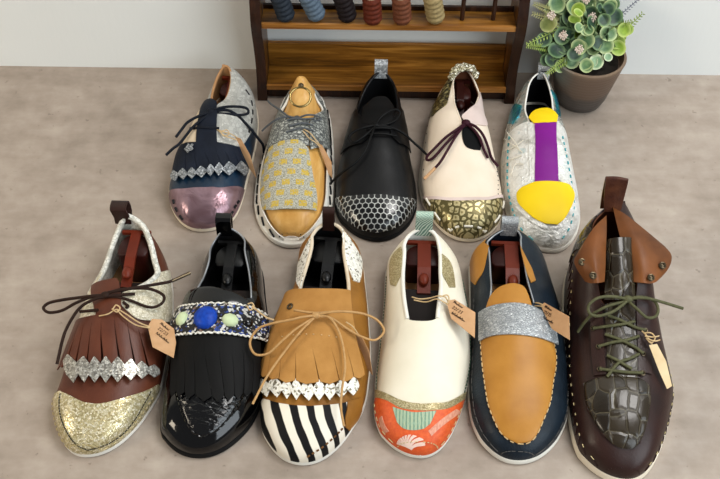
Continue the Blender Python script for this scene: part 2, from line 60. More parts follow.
'plum': {"L":0.2349,"org":[-0.179,1.0064,-0.0],"ax":[-0.02947,-0.99957],"wl":[[0.0,0.0],[0.1229,0.00601],[0.2458,0.00919],[0.3687,0.01173],[0.4915,0.01386],[0.6144,0.01569],[0.986,0.02174],[1.3047,0.02958],[1.5571,0.03771],[1.8154,0.0441],[2.0808,0.04548],[2.2146,0.04332],[2.4817,0.03371],[2.5807,0.02942],[2.6797,0.02482],[2.7787,0.01996],[2.8777,0.01485],[2.9766,0.00952],[3.0624,0.00472],[3.1416,0.0]],"wr":[[0.0,0.0],[0.1315,0.01625],[0.2631,0.02484],[0.3946,0.03165],[0.5261,0.03736],[0.6576,0.0422],[1.1877,0.04876],[1.5825,0.0474],[1.8535,0.04476],[2.1214,0.04284],[2.5504,0.0356],[2.639,0.03094],[2.7277,0.02602],[2.8164,0.02086],[2.9051,0.01549],[2.9938,0.00992],[3.0706,0.00492],[3.1416,0.0]],"H":[[0,0.05],[0.1,0.048],[0.22,0.046],[0.35,0.052],[0.5,0.05],[0.65,0.041],[0.8,0.032],[1,0.027]],"ex":[[0,0.78],[0.3,0.78],[0.5,0.95],[0.7,0.92],[0.85,0.75],[1,0.7]],"z0":0.007,"f":{"cl":[[0.0,0.0],[0.0294,-0.425],[0.1584,-0.3932],[0.3276,-0.1789],[0.3969,-0.197]],"cr":[[0.0,0.0],[0.0357,0.022],[0.1673,0.0319],[0.2896,0.0171],[0.359,-0.0161]],"th":[[0.3969,-0.197],[0.4234,-0.1283],[0.4329,-0.062],[0.426,-0.0154],[0.359,-0.0161]],"ton_a":[[0.2588,-0.4382],[0.2624,-0.3195],[0.2843,-0.169],[0.3247,-0.0405]],"ton_b":[[0.6056,-0.1756],[0.6091,-0.0377],[0.6073,0.0642],[0.6036,0.1428]],"qr_a":[[0.0509,0.0125],[0.1673,0.0319],[0.2896,0.0171],[0.359,-0.0308],[0.4614,-0.0057],[0.5635,0.0328],[0.5819,0.1315],[0.58,0.2848],[0.565,0.4829]],"qr_b":[[0.102,0.3174],[0.1677,0.5375],[0.2271,0.6164],[0.3052,0.6665],[0.3627,0.7325],[0.4154,0.715],[0.4634,0.6653],[0.5108,0.6215],[0.5534,0.5551]],"ql_a":[[0.3024,-0.2158],[0.3806,-0.2144],[0.4641,-0.2379],[0.5329,-0.2234],[0.5862,-0.1905]],"ql_b":[[0.1995,-0.6],[0.3167,-0.525],[0.39,-0.6],[0.4692,-0.6333],[0.5367,-0.6583]],"fr_a":[[0.5454,-0.675],[0.581,-0.3387],[0.5912,-0.1145],[0.5909,0.0564],[0.5907,0.2378],[0.5763,0.5036]],"fr_b":[[0.7374,-0.6052],[0.7656,-0.2726],[0.7658,-0.0546],[0.7504,0.1278],[0.7275,0.3601],[0.664,0.7748]],"zz_a":[[0.7206,-0.6299],[0.7412,-0.2914],[0.7377,-0.0694],[0.7171,0.122],[0.6889,0.3437],[0.6252,0.6871]],"zz_b":[[0.7978,-0.5339],[0.8073,-0.2502],[0.8025,-0.0389],[0.784,0.1298],[0.7674,0.3723],[0.6722,0.9051]],"cap":[[0.8118,-0.7591],[0.8437,-0.3239],[0.8419,-0.0163],[0.8367,0.1197],[0.8243,0.3721],[0.7302,1.0]],"blob":[[0.622,-0.2707]],"ws":[[0.1475,0.313],[0.1874,0.5174],[0.2646,0.6139],[0.3551,0.6622],[0.4477,0.6483]],"wsl":[[0.8667,-0.6765],[0.9352,-0.7763],[0.9759,-0.8446]],"wsr":[[0.8357,0.8735],[0.8973,0.8123],[0.9365,0.8849]]},"k":{"bow_r":[[-0.00446,-0.09117,0.06],[0.00911,-0.08904,0.064],[0.02351,-0.08694,0.064],[0.03729,-0.08262,0.058],[0.03982,-0.08722,0.054],[0.03054,-0.09215,0.055],[0.01633,-0.09396,0.058],[-0.00165,-0.09474,0.06]],"end_r":[[-0.00184,-0.09293,0.06],[0.0138,-0.09012,0.061],[0.02688,-0.09222,0.055],[0.04114,-0.09932,0.042],[0.0505,-0.10418,0.03],[0.05751,-0.10777,0.02],[0.05838,-0.1116,0.01]],"e1":[[-0.00427,-0.09298,0.06],[-0.01666,-0.10066,0.061],[-0.03075,-0.10815,0.057],[-0.03747,-0.11635,0.053],[-0.04367,-0.12731,0.05]],"e2":[[-0.00407,-0.09478,0.06],[-0.01601,-0.10828,0.059],[-0.02515,-0.11651,0.055],[-0.03833,-0.13447,0.047],[-0.04599,-0.14202,0.045],[-0.05365,-0.15019,0.042]],"x1":[[-0.02853,-0.11083,0.04919],[-0.01384,-0.11929,0.05846],[-0.00289,-0.12177,0.05996],[0.00851,-0.12086,0.05925]]}},
'tweed': {"L":0.2411,"org":[-0.0779,0.9945,0.0],"ax":[-0.00278,-1.0],"wl":[[0.0,0.0],[0.1015,0.00802],[0.2029,0.01228],[0.3044,0.01571],[0.4059,0.01864],[0.5073,0.0212],[0.8626,0.02717],[1.2221,0.03346],[1.4677,0.03882],[1.7859,0.0432],[2.0513,0.04259],[2.2607,0.03911],[2.5527,0.02906],[2.641,0.02525],[2.7293,0.02124],[2.8177,0.01702],[2.906,0.01264],[2.9944,0.00809],[3.0709,0.00401],[3.1416,0.0]],"wr":[[0.0,0.0],[0.1099,0.0108],[0.2198,0.01654],[0.3298,0.02114],[0.4397,0.02504],[0.5496,0.02843],[0.9645,0.03471],[1.3015,0.03775],[1.6693,0.03971],[2.0337,0.03979],[2.4055,0.03503],[2.5159,0.03072],[2.6263,0.02603],[2.7367,0.02099],[2.8472,0.01566],[2.9576,0.01006],[3.0533,0.00499],[3.1416,0.0]],"H":[[0,0.037],[0.1,0.042],[0.22,0.046],[0.35,0.052],[0.5,0.05],[0.65,0.041],[0.8,0.032],[1,0.027]],"ex":[[0,0.78],[0.3,0.78],[0.5,0.95],[0.7,0.92],[0.85,0.75],[1,0.7]],"z0":0.007,"f":{"cl":[[0.0,0.0],[0.1052,-0.3027],[0.1844,-0.3841],[0.2444,-0.4936],[0.3392,-0.2527]],"cr":[[0.0,0.0],[0.0984,0.2566],[0.1677,0.4041],[0.2025,0.5998],[0.314,0.3368]],"th":[[0.3392,-0.2527],[0.3666,-0.0885],[0.3747,0.0293],[0.3584,0.1864],[0.314,0.3368]],"tw_a":[[0.5063,-0.5495],[0.5106,-0.3546],[0.5175,-0.1814],[0.5174,-0.0356],[0.5217,0.0827],[0.5573,0.241]],"tw_m":[[0.6554,-0.726],[0.7001,-0.3464],[0.7082,-0.1146],[0.7084,0.07],[0.7049,0.2544],[0.7066,0.3603]],"tw_b":[[0.8444,-0.8537],[0.8836,-0.4274],[0.8893,-0.117],[0.889,0.0563],[0.8853,0.2853],[0.8789,0.521]],"ql_a":[[0.2156,-0.4563],[0.2444,-0.4936],[0.3392,-0.2527],[0.3928,-0.1403],[0.4597,-0.1651],[0.5175,-0.3047]],"ql_b":[[0.2141,-0.675],[0.2669,-0.65],[0.3138,-0.675],[0.3549,-0.7083],[0.4227,-0.6734],[0.5108,-0.6146]],"qr_a":[[0.1867,0.5598],[0.2025,0.5998],[0.314,0.3368],[0.3837,0.2221],[0.4636,0.2403],[0.5588,0.2819]],"qr_b":[[0.1379,0.825],[0.1731,0.8667],[0.2229,0.9],[0.2786,0.925],[0.3373,0.9583],[0.4106,0.9667]],"vb":[[0.3769,-0.1657],[0.3749,-0.0509],[0.3743,0.0447],[0.3654,0.1902]],"vb2":[[0.5278,-0.3657],[0.5441,-0.1329],[0.5461,0.0525],[0.5384,0.2578]]},"k":{"bow_l":[[-0.00049,-0.08764,0.058],[-0.01117,-0.0887,0.062],[-0.02176,-0.07581,0.06],[-0.03415,-0.05936,0.055],[-0.03853,-0.05158,0.053]],"end_l":[[-0.0016,-0.08946,0.058],[-0.01601,-0.08948,0.061],[-0.0284,-0.09026,0.055],[-0.03874,-0.09028,0.045],[-0.04382,-0.09213,0.04]],"bow_r":[[0.00073,-0.08762,0.058],[0.01173,-0.08645,0.062],[0.02252,-0.08492,0.06],[0.02857,-0.08667,0.056],[0.01779,-0.09047,0.056],[0.00207,-0.09029,0.058]],"x1":[[-0.00872,-0.10533,0.06095],[0.0003,-0.10257,0.06191],[0.00928,-0.10001,0.06121],[0.01986,-0.09955,0.05721]],"x2":[[-0.01221,-0.11434,0.05938],[-0.00053,-0.11084,0.06134],[0.00845,-0.10833,0.06068],[0.02023,-0.10721,0.05606]],"x3":[[-0.01206,-0.09448,0.06074],[-0.00146,-0.09318,0.06233],[0.00887,-0.09334,0.06172],[0.02059,-0.08769,0.05795]]}},
'black': {"L":0.2408,"org":[0.024,1.0005,0.0],"ax":[-0.01771,-0.99984],"wl":[[0.0,0.0],[0.0889,0.00933],[0.1778,0.0143],[0.2666,0.01832],[0.3555,0.02177],[0.4444,0.02481],[0.9513,0.03403],[1.2802,0.04044],[1.5388,0.04677],[1.8301,0.05085],[2.133,0.05061],[2.4122,0.0442],[2.5216,0.03874],[2.631,0.03281],[2.7404,0.02646],[2.8498,0.01973],[2.9592,0.01267],[3.0541,0.00629],[3.1416,0.0]],"wr":[[0.0,0.0],[0.0895,0.00886],[0.1789,0.01358],[0.2684,0.01739],[0.3579,0.02066],[0.4473,0.02355],[0.9652,0.0307],[1.2877,0.03506],[1.6,0.03987],[1.8735,0.04453],[2.1156,0.0455],[2.4355,0.03818],[2.5414,0.03342],[2.6473,0.02827],[2.7532,0.02277],[2.8592,0.01696],[2.9651,0.01089],[3.0569,0.0054],[3.1416,0.0]],"H":[[0,0.05],[0.1,0.048],[0.22,0.046],[0.35,0.052],[0.5,0.05],[0.65,0.041],[0.8,0.032],[1,0.027]],"ex":[[0,0.78],[0.3,0.78],[0.5,0.95],[0.7,0.92],[0.85,0.75],[1,0.7]],"z0":0.007,"f":{"cl":[[0.0,0.0],[0.0766,-0.2917],[0.1552,-0.5019],[0.2418,-0.5484],[0.3641,-0.3203]],"cr":[[0.0,0.0],[0.0323,0.3917],[0.1367,0.4648],[0.2262,0.4651],[0.3551,0.2896]],"th":[[0.3641,-0.3203],[0.4108,-0.1289],[0.4204,-0.0029],[0.4082,0.1261],[0.3551,0.2896]],"ton_a":[[0.2915,-0.2774],[0.2223,-0.1202],[0.2011,0.0253],[0.2129,0.1614],[0.2727,0.2774]],"ton_b":[[0.411,-0.2842],[0.4385,-0.1284],[0.4479,-0.0015],[0.4354,0.133],[0.4071,0.2731]],"ql_a":[[0.2418,-0.5484],[0.3641,-0.3203],[0.4225,-0.1647],[0.5057,-0.1237],[0.5457,-0.2498]],"ql_b":[[0.2376,-0.75],[0.3264,-0.6937],[0.384,-0.7371],[0.4609,-0.7211],[0.5152,-0.7708]],"qr_a":[[0.2262,0.4651],[0.3551,0.2896],[0.4148,0.2085],[0.4929,0.2352],[0.5242,0.3768]],"qr_b":[[0.2104,0.6967],[0.2669,0.7833],[0.3402,0.8083],[0.4018,0.8417],[0.4663,0.85]],"cap":[[0.7801,-0.8872],[0.8257,-0.4579],[0.8323,-0.2613],[0.8329,-0.0736],[0.8315,0.0442],[0.8282,0.4043],[0.7712,0.975]],"capb":[[0.8849,-0.8417],[0.9402,-0.7958],[0.9785,-0.6448],[0.9923,-0.0726],[0.9823,0.4743],[0.9535,0.7429],[0.8948,0.825]]},"k":{"bow_l":[[-0.00699,-0.10864,0.062],[-0.01863,-0.11456,0.064],[-0.03171,-0.11857,0.061],[-0.03877,-0.12487,0.057],[-0.03389,-0.13217,0.055],[-0.02206,-0.12669,0.059],[-0.00783,-0.11218,0.062]],"bow_r":[[-0.00662,-0.10686,0.062],[-0.00071,-0.09981,0.067],[0.00771,-0.09293,0.069],[0.01758,-0.08485,0.066],[0.02256,-0.0866,0.062],[0.01763,-0.09707,0.06],[0.00664,-0.10551,0.061],[-0.00543,-0.11037,0.062]],"end_l":[[-0.00783,-0.11042,0.062],[-0.01374,-0.13211,0.061],[-0.0195,-0.14643,0.055],[-0.02995,-0.15799,0.048],[-0.0393,-0.16314,0.043],[-0.05112,-0.16573,0.032],[-0.06337,-0.16308,0.012]],"end_r":[[-0.00543,-0.11037,0.062],[0.01024,-0.10966,0.06],[0.0261,-0.11235,0.053],[0.03735,-0.11553,0.043],[0.04844,-0.12196,0.036],[0.05708,-0.12776,0.03]],"x1":[[-0.01694,-0.1222,0.05876],[-0.00414,-0.12186,0.06036],[0.00629,-0.12137,0.05923],[0.01834,-0.11909,0.05421]],"x2":[[-0.01835,-0.11372,0.05904],[-0.00541,-0.11297,0.06114],[0.00636,-0.11173,0.06006],[0.01715,-0.1091,0.05576]]}},
'cream': {"L":0.2453,"org":[0.1339,1.0066,-0.0],"ax":[-0.0387,-0.99925],"wl":[[0.0,0.0],[0.1631,0.0163],[0.3261,0.02484],[0.4892,0.0315],[0.6523,0.03691],[0.8153,0.04131],[1.103,0.04765],[1.4499,0.05245],[1.8542,0.05623],[2.0907,0.0531],[2.3888,0.04108],[2.5017,0.03607],[2.6146,0.03059],[2.7275,0.02469],[2.8405,0.01842],[2.9534,0.01184],[3.0513,0.00588],[3.1416,0.0]],"wr":[[0.0,0.0],[0.1307,0.00812],[0.2613,0.01241],[0.392,0.01582],[0.5227,0.01867],[0.6533,0.0211],[1.0642,0.02506],[1.3948,0.03256],[1.7517,0.03826],[2.0107,0.04182],[2.1972,0.04214],[2.4527,0.03644],[2.556,0.03186],[2.6594,0.02692],[2.7627,0.02167],[2.866,0.01614],[2.9694,0.01035],[3.0589,0.00514],[3.1416,0.0]],"H":[[0,0.05],[0.1,0.048],[0.22,0.046],[0.35,0.052],[0.5,0.05],[0.65,0.041],[0.8,0.032],[1,0.027]],"ex":[[0,0.78],[0.3,0.78],[0.5,0.95],[0.7,0.92],[0.85,0.75],[1,0.7]],"z0":0.007,"f":{"cl":[[0.0,0.0],[0.0655,-0.1867],[0.178,-0.118],[0.3191,-0.0745],[0.4167,-0.0378]],"cr":[[0.0,0.0],[0.0353,0.4417],[0.0939,0.6167],[0.2139,0.3865],[0.3803,0.0313]],"th":[[0.4167,-0.0378],[0.4235,-0.0264],[0.4233,-0.0136],[0.409,0.012],[0.3803,0.0313]],"lens_l":[[0.4504,-0.0199],[0.4967,-0.0428],[0.5451,-0.034],[0.5801,0.0152],[0.589,0.1336]],"lens_r":[[0.4543,0.0732],[0.479,0.186],[0.5096,0.2596],[0.5481,0.2871],[0.5825,0.252]],"ov_a":[[0.0939,0.625],[0.2139,0.3865],[0.3666,0.0064],[0.4162,-0.0011]],"ov_b":[[0.1936,0.7583],[0.3079,0.625],[0.3842,0.5197],[0.444,0.1317]],"hpl_a":[[0.0382,-0.3833],[0.1503,-0.5148],[0.1731,-0.775],[0.2464,-0.8333]],"hpl_b":[[0.0828,-0.1925],[0.2061,-0.2039],[0.2811,-0.2733],[0.3127,-0.587]],"cap":[[0.7774,-0.9342],[0.8161,-0.749],[0.8565,-0.382],[0.8663,-0.138],[0.8613,0.0646],[0.8457,0.3528],[0.7683,0.8833]],"capf":[[0.7687,-0.8834],[0.804,-0.7047],[0.8418,-0.3606],[0.8511,-0.1314],[0.8458,0.0642],[0.8298,0.346],[0.7478,0.8833]],"wv_a":[[0.5259,-0.06],[0.5753,-0.0235],[0.5881,0.0979],[0.5825,0.252],[0.5914,0.4879],[0.5748,0.8083]],"dots_l":[[0.1877,-0.7833],[0.2581,-0.8417],[0.3848,-0.8039],[0.4901,-0.7818],[0.5987,-0.7453],[0.6912,-0.7539]],"dots_r":[[0.5367,0.7917],[0.6329,0.7055],[0.7177,0.6437],[0.7871,0.5911]]},"k":{"loop_a":[[-0.008,-0.10859,0.062],[-0.02075,-0.12172,0.062],[-0.03383,-0.12949,0.056],[-0.04679,-0.13928,0.047],[-0.05494,-0.14506,0.04],[-0.05445,-0.15,0.039],[-0.04816,-0.15057,0.043],[-0.03645,-0.14087,0.052],[-0.02434,-0.12797,0.058],[-0.0093,-0.11161,0.061]],"end_a":[[-0.0105,-0.11163,0.061],[-0.02089,-0.12897,0.059],[-0.03133,-0.14695,0.053],[-0.0394,-0.16057,0.048],[-0.04643,-0.16737,0.043],[-0.0594,-0.17891,0.036]],"loop_b":[[-0.0068,-0.10857,0.062],[0.00356,-0.11598,0.062],[0.01187,-0.12446,0.057],[0.01761,-0.13776,0.05],[0.0217,-0.14892,0.043],[0.02963,-0.15642,0.036]],"end_b":[[-0.00678,-0.10978,0.061],[0.00223,-0.12087,0.06],[0.00779,-0.1315,0.057],[0.01228,-0.14405,0.051],[0.01694,-0.15242,0.046]]}},
'foil': {"L":0.2564,"org":[0.232,1.0026,0.0],"ax":[-0.0413,-0.99915],"wl":[[0.0,0.0],[0.141,0.01437],[0.2819,0.02196],[0.4229,0.02794],[0.5638,0.03291],[0.7048,0.03708],[1.1546,0.04685],[1.5198,0.05254],[1.8589,0.05312],[2.232,0.04785],[2.6446,0.03786],[2.7191,0.03276],[2.7937,0.02744],[2.8682,0.02193],[2.9428,0.01625],[3.0173,0.01039],[3.082,0.00514],[3.1416,0.0]],"wr":[[0.0,0.0],[0.1591,0.00854],[0.3182,0.01302],[0.4774,0.01652],[0.6365,0.01938],[0.7956,0.02172],[1.117,0.02543],[1.3555,0.02932],[1.6565,0.03218],[1.9531,0.03494],[2.1692,0.03508],[2.42,0.03055],[2.5283,0.02676],[2.6365,0.02266],[2.7447,0.01826],[2.853,0.01361],[2.9612,0.00874],[3.055,0.00434],[3.1416,0.0]],"H":[[0,0.05],[0.1,0.048],[0.22,0.046],[0.35,0.052],[0.5,0.05],[0.65,0.041],[0.8,0.032],[1,0.027]],"ex":[[0,0.78],[0.3,0.78],[0.5,0.95],[0.7,0.92],[0.85,0.75],[1,0.7]],"z0":0.007,"f":{"cl":[[0.0,0.0],[0.0483,-0.2223],[0.1568,-0.2653],[0.2711,-0.2813],[0.3701,-0.2229]],"cr":[[0.0,0.0],[0.0405,0.2236],[0.1466,0.2974],[0.2406,0.2625],[0.3642,0.1299]],"th":[[0.3701,-0.2229],[0.3952,-0.1474],[0.4044,-0.059],[0.3968,0.0191],[0.3642,0.1299]],"ton_a":[[0.3569,-0.2181],[0.3201,-0.1332],[0.2931,-0.0185],[0.2832,0.0794],[0.2935,0.1831],[0.327,0.2738]],"ton_b":[[0.3984,-0.1489],[0.4006,-0.0869],[0.3976,-0.0163],[0.3957,0.0528],[0.3878,0.1325],[0.3806,0.214]],"pu_a":[[0.3956,-0.1394],[0.3978,-0.0423],[0.3923,0.0534],[0.3771,0.2152]],"pu_b":[[0.7225,-0.2208],[0.7255,-0.1036],[0.7253,-0.0125],[0.7219,0.1181]],"ye_a":[[0.7205,-0.2205],[0.7307,-0.3537],[0.7378,-0.459],[0.7612,-0.5548],[0.8194,-0.5394],[0.8969,-0.3027],[0.9271,-0.1015]],"ye_b":[[0.7198,0.1192],[0.7199,0.2459],[0.7224,0.369],[0.7591,0.4568],[0.8404,0.3212],[0.9,0.1877],[0.9296,0.0384]],"wb_l":[[0.388,-0.2479],[0.5456,-0.2832],[0.7021,-0.3118],[0.7198,-0.568],[0.7463,-0.667],[0.8185,-0.657],[0.9097,-0.3792],[0.9475,-0.1356]],"wb_r":[[0.3615,0.2882],[0.535,0.3091],[0.6984,0.2577],[0.6966,0.4777],[0.7306,0.6632],[0.8413,0.4548],[0.9145,0.3001],[0.9456,0.0656]],"tl_a":[[0.171,-0.5892],[0.1672,-0.875],[0.2229,-0.9333]],"tl_b":[[0.2247,-0.3595],[0.3036,-0.426],[0.3318,-0.59]],"tr_a":[[0.1156,0.2701],[0.1814,0.3947],[0.3141,0.2996]],"tr_b":[[0.1168,0.5923],[0.1731,0.65],[0.2936,0.4416]],"st_l":[[0.3876,-0.6611],[0.5298,-0.7203],[0.6725,-0.7553],[0.8201,-0.7767],[0.9444,-0.6949],[0.9867,-0.7421]],"st_r":[[0.4331,0.3738],[0.6002,0.4295],[0.7325,0.45],[0.8539,0.4275],[0.9403,0.4307],[0.9852,0.3078]],"z1":[[0.3021,-1.0],[0.4843,-0.5331],[0.5509,-0.3872]],"z2":[[0.4358,-0.8728],[0.492,-0.5572],[0.4836,-0.3557]],"z3":[[0.2581,-0.95],[0.444,-0.5471],[0.5264,-0.439]],"z4":[[0.5207,-0.936],[0.5582,-0.5907],[0.5649,-0.4074]],"z5":[[0.6375,-0.6263],[0.5971,-0.5289],[0.6166,-0.3783]]},"k":{}}
}
